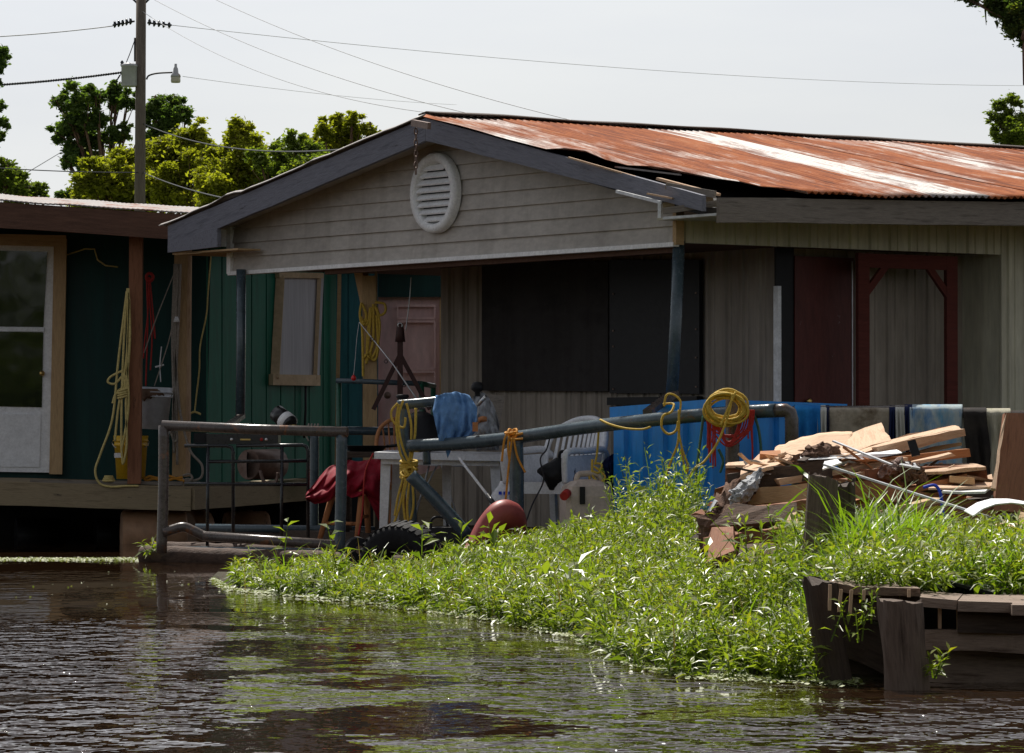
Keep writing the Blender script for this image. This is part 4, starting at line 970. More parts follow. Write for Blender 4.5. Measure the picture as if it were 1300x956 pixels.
# ---------------------------------------------------------------- white plastic table
wt = thing('plastic_table', 'white plastic patio table behind the knotted yellow rope', 'table', P(560,680,29.6))
tp = [P(475,574,29.4), P(641,577,29.3), P(650,574,30.1), P(492,571.5,30.2)]
mk('tabletop', MB().hexa([p-V3((0,0,.05)) for p in tp], tp), M['whiteplastic'], wt)
mk('apron', MB().beam(P(484,586,29.45), P(634,589,29.38), .02, .035), M['whiteplastic'], wt)
for (x, Y, x2) in ((490,29.5,486),(567,30.1,568),(628,29.45,633),(505,30.15,500)):
    A, B = P(x,582,Y), P(x2,686,Y); mk('leg', MB().beam(A, B, .075, .05, taper=.75), M['whiteplastic'], wt, frame_of(A, B))
fc = thing('folding_rack', 'white folding drying rack standing behind the white table', 'drying rack', P(553,690,30.8))
for a, b in (((545,590),(524,668)), ((560,590),(584,668)), ((548,590),(590,592)), ((530,640),(556,588)), ((516,586),(522,668))): mk('tube', MB().tube([P(*a,30.7), P(*b,30.7)], .008, 6), M['alum'], fc)
mk('tray', MB().hexa([P(527,590,30.5), P(556,592,30.5), P(556,588,30.9), P(540,586,30.9)], [P(527,589,30.5), P(556,591,30.5), P(556,587,30.9), P(540,585,30.9)]), M['alum'], fc)
# grey sloping ramp panel seen under the table
solo('plywood_skirt', MB().hexa([P(474,700,31.9), P(585,700,31.9), P(585,700,32.0), P(474,700,32.0)], [P(474,622,31.9), P(566,592,31.9), P(566,592,32.0), P(474,622,32.0)]), M['deckwood'], 'dull tan plywood panel standing behind the white table legs', 'panel')

# ---------------------------------------------------------------- long pipe rail across the front
lr = thing('pipe_railing', 'long blue grey pipe railing on posts across the porch front', 'railing', P(656,670,28))
def lrp(name, l, r, Y=28, m='bluepipe', sm=True): mk(name, ptube(l, Y, r, 12, 5, sm), M[m], lr)
lrp('upper_rail', [(506,514,28.9),(530,512,28.85),(572,508,28.8)], .037); lrp('post', [(512,512),(513,560),(520,610),(524,672)], .037, 28.9)
lrp('main_rail', [(520,566,28.7),(580,563,28.5),(650,556,28.2),(740,543,27.7),(820,534,27.2),(905,526,26.8),(985,521,26.5)], .047, 28, 'bluepipe')
lrp('end_elbow', [(980,521.5,26.52),(998,521,26.5),(1003,524,26.5),(1005,532,26.5),(1005,600,26.5)], .046, 26.5, 'rustpipe', False)
lrp('post', [(655,560),(656,610),(656,672)], .052, 28.1); lrp('post', [(930,497),(930,560),(929,640)], .048, 26.62, 'rustpipe')
lrp('brace', [(521,603),(556,638),(594,680)], .048, 28.4); lrp('post', [(541,560),(542,590)], .03, 29.0)
# blue cloth over the rail
def bluefn(a, b):
    px = np.interp(b, [0,.25,.7,.88,1], [553,549,557,566,568])+(np.interp(b, [0,.25,.7,.88,1], [596,606,604,592,580])-np.interp(b, [0,.25,.7,.88,1], [553,549,557,566,568]))*a
    py = 502-4*math.sin(a*math.pi)+b*(80-14*a)+3*noise.noise((a*4, b*2, 5))
    f = (1-abs(math.sin(a*11+b*3+3*noise.noise((a*2.5,b*2,0)))))*.06*(.35+b)+.05*noise.noise((a*3.5,b*2.5,7))+.015*noise.noise((a*14,b*9,2))
    return P(px, py, 28.62-.09*math.sin(min(1,b*1.6)*math.pi/2)+f)
cloth('blue_cloth', bluefn, M['denim'], 'faded blue cloth hung over the left end of the pipe railing', 'cloth', 50, 50, .02)
mk('railing_tag', MB().box(tuple(P(600,548,28.5)-V3((0,.12,0))), tuple(P(607,536,28.5)-V3((0,.10,0)))), M['orangewood'], lr)
# ropes on the rail
def knot(mb, c, R, n, r, seed):
    rd = random.Random(seed)
    for k in range(n):
        ax = V3((rd.gauss(0,1), rd.gauss(0,.6), rd.gauss(0,1))).normalized(); e1 = ax.orthogonal().normalized(); e2 = ax.cross(e1); rr = R*rd.uniform(.7,1.1); o = V3((rd.uniform(-1,1), rd.uniform(-.3,.3), rd.uniform(-1,1)))*R*.35
        mb.tube([c+o+e1*rr*math.cos(a)+e2*rr*math.sin(a)*.8 for a in np.linspace(0,6.28,14)[:-1]], r, 5, closed=True)
    return mb
mb = MB(); YY = 28.72
for l in ([(506,513),(503,540),(508,575),(516,588)], [(512,508),(506,530),(509,560),(520,590)], [(516,512),(522,540),(521,575),(518,588)], [(505,512),(497,522),(499,535),(512,543),(515,530)], [(528,518),(527,550),(522,585)],
          [(515,608),(508,640),(499,668),(495,680),(497,700)], [(517,608),(512,636),(515,664)], [(520,608),(517,640),(518,662)], [(523,606),(525,640),(521,660)], [(512,606),(505,632),(501,655)]): mb.tube(pxs(l, YY), .010, 6)
for k in range(7): c = P(519,586+k*3.4,28.85); mb.tube([c+V3((.060*math.cos(a), .055*math.sin(a), .01*math.sin(a+k))) for a in np.linspace(0,6.28,14)[:-1]], .011, 6, closed=True)
knot(mb, P(519,602,28.78), .05, 6, .010, 3)
solo('knotted_rope', mb, M['yellowrope'], 'thick knotted yellow rope tied round the left rail post', 'rope')
mb = MB(); knot(mb, P(650,551,28.1), .045, 6, .009, 5)
for l in ([(643,552),(640,560),(637,586)], [(650,556),(646,590),(642,634)], [(652,556),(657,580),(667,600)], [(646,554),(645,570),(647,586)], [(655,552),(664,550)], [(652,558),(664,557)]): mb.tube(pxs(l, 28.02), .009, 6)
solo('orange_rope', mb, M['orangerope'], 'orange rope knotted on the rail above the middle post', 'rope')
mb = MB()
for l in ([(762,533,27.4),(775,539,27.3),(795,544,27.2),(815,545,27.1),(826,542,27.05)], [(843,516,26.9),(846,502,26.9),(855,501,26.9),(864,510,26.9),(862,528,26.9)], [(842,513,26.95),(855,513,26.9),(852,523,26.85),(842,528,26.85),(840,542,26.85),(848,551,26.85),(858,547,26.85),(861,535,26.85)],
          [(862,520,26.85),(861,560,26.85),(852,585,26.85),(844,610,26.85),(849,620,26.85),(858,623,26.85)], [(861,545,26.84),(866,570,26.84),(873,590,26.84),(871,600,26.84),(864,570,26.84)]): mb.tube(pxs(l, 27), .0085, 6)
solo('tied_rope', mb, M['yellowrope'], 'thin yellow rope looped on the rail in front of the blue bin', 'rope')
mb = MB()
for l in ([(760,548),(758,575),(755,590)], [(752,583),(752,603),(757,610)], [(755,588),(764,590),(760,600),(752,598)], [(753,596),(748,604),(752,612),(762,612),(768,606),(762,598),(754,592)], [(768,610),(750,618),(740,616),(722,624)]): mb.tube(pxs(l, 27.9), .009, 6)
solo('dangling_rope', mb, M['yellowrope'], 'yellow cord dangling from the rail onto the cream jerry can', 'rope')
# hose coil and red cords on the right hand post
cc = P(920,519,26.5); mb = MB(); rd = random.Random(4)
for k in range(11):
    rx = rd.uniform(.105,.145); rz = rd.uniform(.085,.115); ox, oz = rd.uniform(-.02,.02), rd.uniform(-.015,.02); ph = rd.uniform(0,6)
    mb.tube([cc+V3((ox+rx*math.cos(a), -.045-.05*rd.random()*0-.006*k+.01*math.sin(a*2+ph), oz+rz*math.sin(a)+.02*math.cos(a+ph))) for a in np.linspace(0,6.28,26)[:-1]], .0085, 6, closed=True)
mb.tube(pxs([(930,500,26.38),(925,525,26.36),(912,560,26.36),(895,585,26.36),(882,595,26.36),(872,612,26.4)], 26.4), .0085, 6)
mb.tube(pxs([(934,498,26.38),(926,515,26.36),(915,540,26.36)], 26.4), .0085, 6)
solo('coiled_hose', mb, M['yellowrope'], 'coil of thin yellow hose hung on the post before the blue bin', 'hose')
mb = MB()
for k in range(22):
    a0 = rd.uniform(896,912); a1 = rd.uniform(940,958); dp = rd.uniform(30,75) if k%2 else rd.uniform(22,40)
    if k%2: x = rd.choice([rd.uniform(897,908), rd.uniform(943,958)]); mb.tube(pxs([(x,525),(x+rd.uniform(-2,2),550),(x+rd.uniform(-3,3),525+dp)], 26.5), .006, 5)
    else: mb.tube(pxs([(a0,530),(a0+6,545),(925,535+dp*.8),(a1-5,545),(a1,520)], 26.5), .006, 5)
solo('red_cord_bundle', mb, M['redcord'], 'bundle of red cord hanging below the yellow hose coil', 'cord')
mb = MB()
for l in ([(893,528),(889,560),(884,600),(883,630)], [(955,520),(963,545),(966,580),(960,610)], [(912,570),(918,585),(914,600)]): mb.tube(pxs(l, 26.55), .010, 5)
solo('dark_hose', mb, M['greenpipe'], 'dark green hose drooping either side of the hose coil post', 'hose')

# ---------------------------------------------------------------- blue bin
bn = thing('blue_bin', 'large bright blue ribbed plastic bin behind the pipe railing', 'bin', P(900,650,27.8))
cL, cM, cR = (779,517,28.4), (905,507,27.45), (1071,513,28.3)
def face(a, b, n, mb):
    """ribbed plastic side between two top corners"""
    A, B = P(*a), P(*b); d = (B-A).normalized(); nr = V3((d.y,-d.x,0)); nr = nr if nr.y < 0 else -nr; L = (B-A).length; k = 0; pts = []
    for i in range(n):
        s = i/n; w_ = 1/n
        pts += [(s,0),(s+w_*.52,0),(s+w_*.60,-.03),(s+w_*.92,-.03)]
    pts.append((1,0)); vs = []
    for s, h in pts:
        q = A.lerp(B, s)+nr*h; vs += [V3((q.x, q.y, .22)), V3((q.x, q.y, q.z-.10))]
    mb.add(vs, [(2*i, 2*i+2, 2*i+3, 2*i+1) for i in range(len(pts)-1)])
    return A, B, nr
mb = MB(); A, B, n1 = face(cL, cM, 5, mb); B2, Cc, n2 = face(cM, cR, 6, mb)
D = A+(Cc-B)
vs = [V3((q.x,q.y,.22)) for q in (A,D,Cc)]+[q-V3((0,0,.1)) for q in (A,D,Cc)]; mb.add(vs, [(0,1,4,3),(1,2,5,4)]); mb.add([V3((q.x,q.y,.24)) for q in (A,B,Cc,D)], [(0,1,2,3)])
mk('body', mb, M['bluebin'], bn)
for p, q in ((A,B),(B,Cc),(Cc,D),(D,A)): mk('rim', MB().beam(p-V3((0,0,.045)), q-V3((0,0,.045)), .07, .09), M['bluebin'], bn)

# ---------------------------------------------------------------- plastic arm chair and things around it
def arm_chair(Mx, label):
    """white slatted resin chair; local x right, -y forward, z up"""
    X = lambda p: Mx @ V3(p); t = thing('plastic_armchair', label, 'chair', None, M=Mx); m = M['whiteplastic']
    mk('seat', MB(X).sheet(10, 10, lambda a, b: (-.23+.46*a, -.24+.46*b, .41-.02*math.sin(a*math.pi)-.02*b), (0,0,-.02)), m, t)
    mk('seat_apron', MB(X).hexa([(-.25,-.26,.33),(.25,-.26,.33),(.25,-.24,.33),(-.25,-.24,.33)], [(-.25,-.27,.415),(.25,-.27,.415),(.25,-.24,.415),(-.25,-.24,.415)]), m, t)
    for sx in (-1, 1):
        mk('leg', MB(X).beam((sx*.25,-.25,.42), (sx*.29,-.30,0), .05, .035), m, t); mk('leg', MB(X).beam((sx*.22,.22,.42), (sx*.26,.30,0), .05, .035), m, t)
        mk('armrest', MB(X).tube(spline([(sx*.27,-.27,.41),(sx*.28,-.29,.58),(sx*.28,-.24,.635),(sx*.285,-.05,.64),(sx*.27,.16,.65),(sx*.25,.25,.60)]), .026, 8), m, t)
        mk('side_panel', MB(X).hexa([(sx*.265,-.27,.40),(sx*.255,.2,.38),(sx*.265,.2,.38),(sx*.275,-.27,.40)], [(sx*.27,-.27,.60),(sx*.26,.22,.62),(sx*.27,.22,.62),(sx*.28,-.27,.60)]), m, t)
    def bk(x, z): return V3((x, .22+(z-.42)*.32-.10*(x/.27)**2, z))
    fr = [bk(-.235,.42), bk(-.26,.62), bk(-.24,.76), bk(-.13,.85), bk(0,.875), bk(.13,.85), bk(.24,.76), bk(.26,.62), bk(.235,.42)]
    mk('back_frame', MB(X).tube(spline(fr), .024, 8), m, t)
    for k in range(11):
        x = -.2+.04*k; zt = .85-.9*x*x*1.6; a, b = bk(x,.46), bk(x,zt); mk('slat', MB(X).beam(a, b, .024, .008, up=(0,1,0)), m, t)
    mk('back_rail', MB(X).tube([bk(-.23,.46), bk(0,.46), bk(.23,.46)], .02, 6), m, t)
    return t
cb = P(709,668,28.6); cb.z = .19
arm_chair(Matrix.Translation(cb) @ Matrix.Rotation(math.radians(-38), 4, 'Z'), 'white slatted plastic armchair with a black bag on its seat')
cb2 = P(622,640,30.1); bm = P(704,622,28.35)
bg_ = thing('black_bag', 'black carry bag with a loop handle on the white armchair', 'bag', bm)
def bagfn(a, b):
    x = 682+50*a+(1-b)*(-2)*a; top = np.interp(a, [0,.1,.35,.5,.8,1], [597,592,586,581,582,587]); bot = np.interp(a, [0,.15,.3,1], [600,606,622,624]); return P(x, top+(bot-top)*b, 28.3-.06*math.sin(a*math.pi)*math.sin(b*math.pi)+.01*noise.noise((a*8,b*8,0)))
mk('bag_body', MB().sheet(16, 12, bagfn, (0,.16,0)), M['black'], bg_); mk('handle', ptube([(710,583),(711,575),(716,573),(720,576),(720,584)], 28.36, .012, 7), M['black'], bg_)
solo('thin_black_cable', MB().tube(pxs([(699,551,28.3),(694,570,28.3),(686,583,28.2),(690,610,28.2),(676,640,28.1),(666,668,28)], 28.2), .006, 5), M['cable'], 'thin black cable running down past the white armchair', 'cable')
jc = thing('jerry_can', 'cream plastic jerry can with a red cap near the blue bin', 'jerry can', P(742,665,27.9))
def jcfn(z, s=1): return [(x*s, y*s, z) for x, y in ((-.17,-.09),(-.14,-.115),(.14,-.115),(.17,-.09),(.17,.09),(.14,.115),(-.14,.115),(-.17,.09))]
J = Matrix.Translation(P(744,660,27.9)) ; J = Matrix.Translation((P(744,660,27.9).x, 27.9, .24)) @ Matrix.Rotation(.25, 4, 'Z')
mb = MB(lambda p: J @ V3(p)); lay = [(0,.96),(.02,1),(.27,1),(.34,.9),(.375,.6),(.39,.3)]; vs = []; fs = []
for z, s in lay: vs += jcfn(z, s)
for i in range(len(lay)-1):
    for k in range(8): fs.append((8*i+k, 8*i+(k+1)%8, 8*i+8+(k+1)%8, 8*i+8+k))
fs += [tuple(range(8))[::-1], tuple(8*(len(lay)-1)+k for k in range(8))]; mb.add(vs, fs)
mk('can_body', mb, M['creamplastic'], jc)
mk('handle', MB(lambda p: J @ V3(p)).tube(spline([(-.07,0,.34),(-.06,0,.415),(0,0,.43),(.09,0,.42),(.12,0,.36)]), .022, 8), M['creamplastic'], jc)
mk('cap', MB().tube([P(720,626,27.75), P(716,630,27.68)], .032, 12), M['redcord'], jc)
mk('strap', MB().box(tuple(P(736,640,27.76)), tuple(P(743,618,27.76)+V3((0,.012,0)))), M['black'], jc)
def lump(name, l, Y, dy, m, label, cat, nu=20, nv=14, am=.02, seed=0, th=.1):
    """crumpled sack: l = list of (px, top, bottom)"""
    xs2 = [q[0] for q in l]
    def fn(a, b):
        x = xs2[0]+(xs2[-1]-xs2[0])*a; t = np.interp(x, xs2, [q[1] for q in l]); bt = np.interp(x, xs2, [q[2] for q in l])
        return P(x+1.5*noise.noise((a*5,b*5,seed+3)), t+(bt-t)*b, Y-dy*math.sin(a*math.pi)*math.sin(b*math.pi)+am*noise.noise((a*7,b*7,seed))+am*.5*noise.noise((a*19,b*19,seed)))
    return solo(name, MB().sheet(nu, nv, fn, (0,th,0)), m, label, cat)
lump('dark_jacket', [(764,588,612),(772,580,625),(779,576,632)], 28.5, .05, M['navy'], 'small dark blue crumpled cloth on the armchair beside the blue bin', 'cloth', am=.04)
wj = thing('water_jug', 'pale plastic jug with blue marks standing beside the middle rail post', 'jug', P(641,665,28.6))
jm = Matrix.Translation((P(640,660,28.6).x, 28.6, .2))
mk('jug_body', MB(lambda p: jm @ V3(p)).lathe([(0,0),(.10,0),(.105,.03),(.105,.26),(.09,.32),(.04,.38),(.03,.41),(0,.41)], seg=18), M['whiteplastic'], wj)
for x0, x1 in ((633,637),(639,643),(645,648)): a, b = P(x0,628,28.48), P(x1,624,28.48); mk('blue_mark', MB().box((a.x,28.485,a.z), (b.x,28.495,b.z)), M['bluecord'], wj)
sk = thing('mop_handle', 'white rod with black grip leaning under the table edge', 'pole', P(626,640,28.5))
mk('rod', MB().tube([P(583,582,28.9), P(620,630,28.3)], .010, 8), M['white'], sk); mk('grip', MB().tube([P(619,629,28.3), P(628,641,28.2)], .018, 8), M['blackplastic'], sk)
mb = MB(); pts = pxs([(586,720,27.2),(600,697,27.4),(614,672,27.5),(630,655,27.55),(642,652,27.6),(650,662,27.7),(650,690,27.8)], 27.5, 6)
mb.tube(pts, .08, 16, radii=list(np.interp(np.linspace(0,1,len(pts)), [0,.3,.6,.75,1], [.05,.065,.095,.105,.10])))
solo('red_buoy', mb, M['redplastic'], 'faded red bent plastic float rising out of the weeds', 'float')
# tyre, wheel, flat black panel
TY = Matrix.Translation(P(512,720,28.0)) @ Matrix.Rotation(math.radians(62), 4, 'Z') @ Matrix.Rotation(math.radians(78), 4, 'Y')
ty = thing('old_tyre', 'big worn black tyre half sunk in the weeds at the water', 'tyre', None, M=Matrix.Translation(P(515,730,28.0)))
R1, R0, wd = .32, .13, .11
mk('carcass', MB(lambda p: TY @ V3(p)).lathe([(R0,-wd*.7),(R0+.03,-wd),(R1-.05,-wd*1.05),(R1-.01,-wd*.8),(R1,-wd*.3),(R1,wd*.3),(R1-.01,wd*.8),(R1-.05,wd*1.05),(R0+.03,wd),(R0,wd*.7),(R0+.02,wd*.5),(R0+.02,-wd*.5),(R0,-wd*.7)], seg=44), M['rubber'], ty)
for k in range(40):
    a = k*2*math.pi/40; d = V3((math.cos(a), math.sin(a), 0)); q = V3((-math.sin(a), math.cos(a), 0))
    mk('tread_block', MB(lambda p: TY @ V3(p)).beam(d*(R1-.004)+V3((0,0,-wd*.85))-q*.008, d*(R1-.004)+V3((0,0,wd*.85))+q*.008, .026, .010, up=tuple(d)), M['rubber'], ty)
mb = MB().tube([P(452,696,28.5), P(456,698,28.2)], .085, 22); mb2 = MB().tube([P(451,696,28.52), P(450.5,696,28.54)], .03, 12)
wl = thing('cart_tyre', 'small black wheel beside the platform corner post', 'wheel', P(454,712,28.3)); mk('wheel_tyre', mb, M['rubber'], wl); mk('hub', MB().tube([P(456.3,698,28.19), P(456.5,698,28.16)], .03, 12), M['tin'], wl)
cr = thing('black_crate', 'low black crate with a hoop handle behind the big tyre', 'crate', P(545,712,28.6))
mk('crate_body', MB().hexa([P(520,714,28.7), P(583,714,28.4), P(590,712,28.9), P(526,712,29.2)], [P(517,671,28.7), P(585,669,28.4), P(590,667,28.9), P(522,669,29.2)]), M['black'], cr)
mk('hoop', ptube([(547,670),(548,660),(556,656),(566,659),(568,669)], 28.6, .010, 7), M['cable'], cr)
# clutter on the table behind the blue cloth
gl = thing('kettle_grill', 'dark domed kettle grill lid behind the left end of the railing', 'grill', P(534,571,29.7))
gm = P(534,571,29.75)
mk('bowl', MB(lambda p: gm+V3(p)).lathe([(0,.29),(.05,.285),(.11,.25),(.155,.17),(.165,.08),(.165,.0),(0,.0)], seg=26), M['black'], gl)
mk('lid_handle', MB().tube([gm+V3((-.04,0,.27)), gm+V3((-.03,0,.31)), gm+V3((.03,0,.31)), gm+V3((.04,0,.27))], .008, 6), M['wire'], gl)
hpmp = thing('hand_pump', 'black T handled pump standing left of the grill', 'pump', P(511,560,29.2))
mk('stem', MB().tube([P(511,572,29.6), P(511,505,29.6)], .022, 10), M['black'], hpmp); mk('knob', MB(lambda p: P(511,504,29.6)+V3(p)).lathe([(0,.02),(.045,.018),(.05,.0),(.02,-.03),(.018,-.05)], seg=14), M['black'], hpmp)
solo('leaning_board', MB().hexa([P(606,556,29.75), P(632,556,29.7), P(632,556,29.9), P(606,556,29.95)], [P(612,499,29.75), P(641,503,29.7), P(641,503,29.72), P(612,499,29.77)]), M['greywood'], 'grey white panel leaning behind the blue cloth on the table', 'panel')
lump('crumpled_bag', [(598,508,570),(606,496,572),(616,499,572),(626,512,572),(634,540,572)], 29.3, .12, M['flashing'], 'crumpled grey plastic bag right behind the blue cloth', 'bag', 30, 24, .06, 2)
bc = P(606,493,29.2); solo('black_ball', MB(lambda p: bc+V3(p)).lathe([(0,.05),(.03,.045),(.045,.02),(.045,-.01),(.02,-.03),(.02,-.06)], seg=16), M['black'], 'round black knob sticking up above the grey bag', 'knob')
solo('shiny_rod', MB().tube([P(607,514,29.05), P(617,503,29.0)], .014, 8), M['silver'], 'short shiny rod poking out above the blue cloth', 'rod')
lump('orange_box_scrap', [(607,530,537),(613,528,536),(618,529,535)], 29.1, .03, M['orangewood'], 'small orange brown scrap tucked in the grey bag', 'scrap', 8, 6, .01, 5, .03)
# timber post with yellow rope, a frame hitch, green pipe frame, fishing rod, beyond the porch
A, B = P(470,612,32.4), P(467,345,32.4)
solo('timber_post', MB().beam(A, P(469,350,32.4), .115, .09, n=6, jit=.002), M['tanwood'], 'tan timber post with yellow rope between the green wall and pink door', 'post', M_=frame_of(A, B))
A, B = P(458,345,32.5), P(467,388,32.45)
solo('knee_brace', MB().beam(A, B, .07, .09), M['tanwood'], 'short tan brace angled onto the top of the roped timber post', 'brace', M_=frame_of(A, B))
A, B = P(477,612,32.45), P(477.5,345,32.45); solo('thin_batten', MB().beam(A, B, .022, .04), M['tanwood'], 'thin upright batten beside the roped timber post', 'batten', M_=frame_of(A, B))
mb = MB()
for l in ([(459,384),(457,400),(460,420),(461,470),(461,478)], [(460,386),(465,400),(462,412),(458,402)], [(476,384),(488,386),(489,396),(482,400),(478,390)], [(474,386),(474,430),(470,450),(476,457),(480,440),(478,400)], [(470,390),(466,440),(467,458)], [(472,390),(468,430),(465,462)], [(476,388),(482,410),(479,440),(472,455)]): mb.tube(pxs(l, 32.3), .012, 6)
knot(mb, P(462,410,32.3), .03, 3, .010, 9); knot(mb, P(466,452,32.3), .03, 3, .010, 8)
solo('yellow_rope_bundle', mb, M['yellowrope'], 'bright yellow rope bundle tied high on the tan timber post', 'rope')
hm = plain('rusted_steel', (.06,.028,.025), .6)
ht = thing('trailer_hitch', 'dark rusty A shaped steel frame upended before the pink door', 'hitch frame', P(505,560,31.5))
for l, wd_ in (([(508,428),(508,560)], .045), ([(507,452),(474,520)], .035), ([(509,452),(546,520)], .035)):
    A, B = P(*l[0],31.6), P(*l[1],31.6); mk('bar', MB().beam(A, B, wd_, wd_), hm, ht, frame_of(A, B))
mk('coupler', MB().tube([P(508,410,31.6), P(508,414,31.6), P(508,424,31.6), P(508,434,31.6)], .03, 10, radii=[.02,.028,.035,.042]), hm, ht)
mk('eye', MB().tube([P(508,413,31.6)+V3((.018*math.cos(a), -.02, .018*math.sin(a))) for a in np.linspace(0,6.28,10)[:-1]], .006, 5, closed=True), M['silver'], ht)
gf = thing('green_pipe_frame', 'green pipe frame with bright top rail crossing before the pink door', 'frame', P(490,560,31.8))
mk('rail', MB().tube([P(427,483,32.0), P(534,487,31.9)], .022, 10), M['bluepipe'], gf); mk('rail', MB().tube([P(534,487,31.9), P(551,490,32.6)], .022, 10), M['greenpipe'], gf)
for l, Y in (([(535,487),(536,560)], 31.9), ([(550,490),(550,555)], 32.6), ([(430,484),(430,610)], 32.05)): mk('upright', MB().tube([P(*l[0],Y), P(*l[1],Y)], .022, 10), M['greenpipe'], gf)
fb = P(449,480,31.9); solo('red_bobber', MB(lambda p: fb+V3(p)).lathe([(0,-.022),(.015,-.018),(.022,0),(.015,.018),(.004,.024),(.004,.04),(0,.04)], seg=14), plain('red_gloss', (.7,.02,.02), .25), 'small red fishing bobber on the bright rail of the green frame', 'bobber')
fr_ = thing('fishing_rod', 'thin pale fishing rod slanting across the pink door', 'fishing rod', P(528,508,31))
mk('blank', MB().tube([P(456,409,31.4), P(500,464,31.2), P(530,508,31.0)], .005, 6, radii=[.003,.005,.007]), M['alum'], fr_)
for q in ((472,429),(490,457),(513,487)): c = P(*q,31.25); mk('line_guide', MB().tube([c+V3((.014*math.cos(a),0,.014*math.sin(a)-.012)) for a in np.linspace(0,6.28,9)[:-1]], .003, 4, closed=True), M['wire'], fr_)
mk('line', MB().tube(pxs([(456,409),(453,430),(451,455),(449,476)], 31.5), .002, 4), M['alum'], fr_)
solo('hanging_line', MB().tube(pxs([(522,352),(520,380),(515,420)], 32), .005, 5), M['alum'], 'thin pale line hanging down in front of the pink door', 'line')
solo('red_wire', MB().tube(pxs([(726,496),(725,520),(720,555),(716,575)], 32.0), .009, 5), M['redcord'], 'red wire running down the ribbed wall under the wide black board', 'wire')
solo('black_wire', MB().tube(pxs([(716,496),(712,520),(704,545),(698,560)], 31.9), .007, 5), M['cable'], 'black wire slanting down the ribbed wall beside the red wire', 'wire')
solo('red_lead', MB().tube(pxs([(474,575),(465,595),(462,615),(460,650),(455,680)], 29.75), .007, 5), M['redcord'], 'thin red lead hanging from the black pan past the red cloth', 'wire')

# ---------------------------------------------------------------- fence rail with towels
fr2 = thing('towel_rail', 'long rail on posts carrying the row of towels', 'rail', P(1200,640,27.4))
YT = 27.2
mk('rail', MB().tube([P(1006,522,YT), P(1150,521,YT), P(1330,530,YT)], .035, 12), M['rustpipe'], fr2)
for px in (1012,1160,1310): mk('rail_post', MB().tube([P(px,523,YT), P(px,650,YT)], .04, 10), M['rustpipe'], fr2)
def towel(x0, x1, yt, yb, m, label, seed, fold=.02, skew=0):
    def fn(a, b):
        x = x0+(x1-x0)*a+skew*b; t = b*1.15-.15          # the first part lies over the rail to the back
        ph = .02*math.sin(a*14+seed)+fold*noise.noise((a*5+seed, b*1.2, seed))*2.2
        if t < 0: ang = (-t/.15); return P(x, yt+ang*ang*14, YT+.045+ang*.05)
        arc = min(1, t/.06); y = yt-1.5*math.sin(arc*math.pi)*0+(yb-yt+6*noise.noise((a*2,seed,0)))*t
        return P(x+2*noise.noise((b*2, seed, a)), y, YT-.05*math.sin(arc*math.pi/2)+.045*(1-arc)-ph*min(1,t*3)*.8-.012)
    return solo('towel', MB().sheet(26, 30, fn, (0,.006,0)), m, label, 'towel', 'towels hung on the rail')
towel(1008, 1042, 513, 600, M['bluetowel'], 'bright blue towel leftmost on the rail beside the blue bin', 1)
towel(1038, 1050, 514, 598, M['whitecloth'], 'narrow pale strip of cloth next to the bright blue towel', 2, .01)
towel(1048, 1053, 514, 596, M['navy'], 'thin black strip between the pale strip and the camouflage towel', 3, .01)
towel(1051, 1130, 515, 590, M['camo'], 'wide camouflage patterned towel in the middle of the rail', 4)
towel(1128, 1138, 514, 600, M['navy'], 'navy strip just right of the camouflage towel', 5, .01)
towel(1137, 1149, 514, 600, M['whitecloth'], 'white strip between two navy strips on the rail', 6, .012)
towel(1148, 1157, 513, 602, M['navy'], 'navy strip just left of the blue and white towel', 7, .012, 2)
towel(1155, 1222, 513, 612, M['beach'], 'large blue and white towel hanging on the rail', 8, .025)
towel(1221, 1252, 517, 610, M['darkcloth'], 'black and brown cloth right of the blue and white towel', 9, .03, 8)
towel(1250, 1282, 518, 606, M['stripe'], 'green and beige streaked cloth next to the upright plywood sheet', 10, .025, 8)
towel(1280, 1330, 521, 600, M['darkcloth'], 'dark cloth hanging behind the top of the upright plywood sheet', 11, .02)
M['darkwood3'] = wood('rotten_dark_board', (.035,.02,.014), (.13,.08,.055), (.075,.046,.033), bp=1.0, spot=(.02,.014,.01))
M['landing'] = wood('sunlit_landing_timber', (.10,.065,.048), (.30,.225,.175), (.19,.14,.108), bp=1.0, spot=(.045,.03,.022))  # paler timber, sunlight on the planks and beams put into the colour
M['darkwood2'] = wood('weathered_post', (.05,.034,.026), (.17,.125,.098), (.10,.072,.056), bp=1.0, spot=(.025,.018,.014))
# ---------------------------------------------------------------- debris pile on the bank
GP = 'scrap lumber in the debris pile'
def slab(name, poly, th, m, label, cat, jit=.006, group=GP):
    """flat board: poly = (px, py, Y) corners, th metres thick downwards"""
    q = [P(*p) for p in poly]; n = (q[1]-q[0]).cross(q[2]-q[0]).normalized()
    if n.z < 0 or (abs(n.z) < .2 and n.y > 0): n = -n
    # subdivide the outline a little so that edges look broken
    out = []
    for i in range(len(q)):
        a, b = q[i], q[(i+1)%len(q)]; k = max(1, int((b-a).length/.09))
        for t in range(k): out.append(a.lerp(b, t/k)+V3((random.uniform(-1,1), random.uniform(-1,1), random.uniform(-1,1)))*jit)
    e = max(((q[(i+1)%len(q)]-q[i]) for i in range(len(q))), key=lambda v: v.length)
    return solo(name, MB().prism(out, -n*th), m, label, cat, group, frame_of(q[0], q[0]+e))
def stick(name, a, b, Ya, Yb, w, h, m, label, cat='board', n=6, jit=.004, roll=0, group=GP, **k):
    A, B = P(a[0],a[1],Ya), P(b[0],b[1],Yb)
    return solo(name, MB().beam(A, B, w, h, n=n, jit=jit, roll=roll, **k), m, label, cat, group, frame_of(A, B))
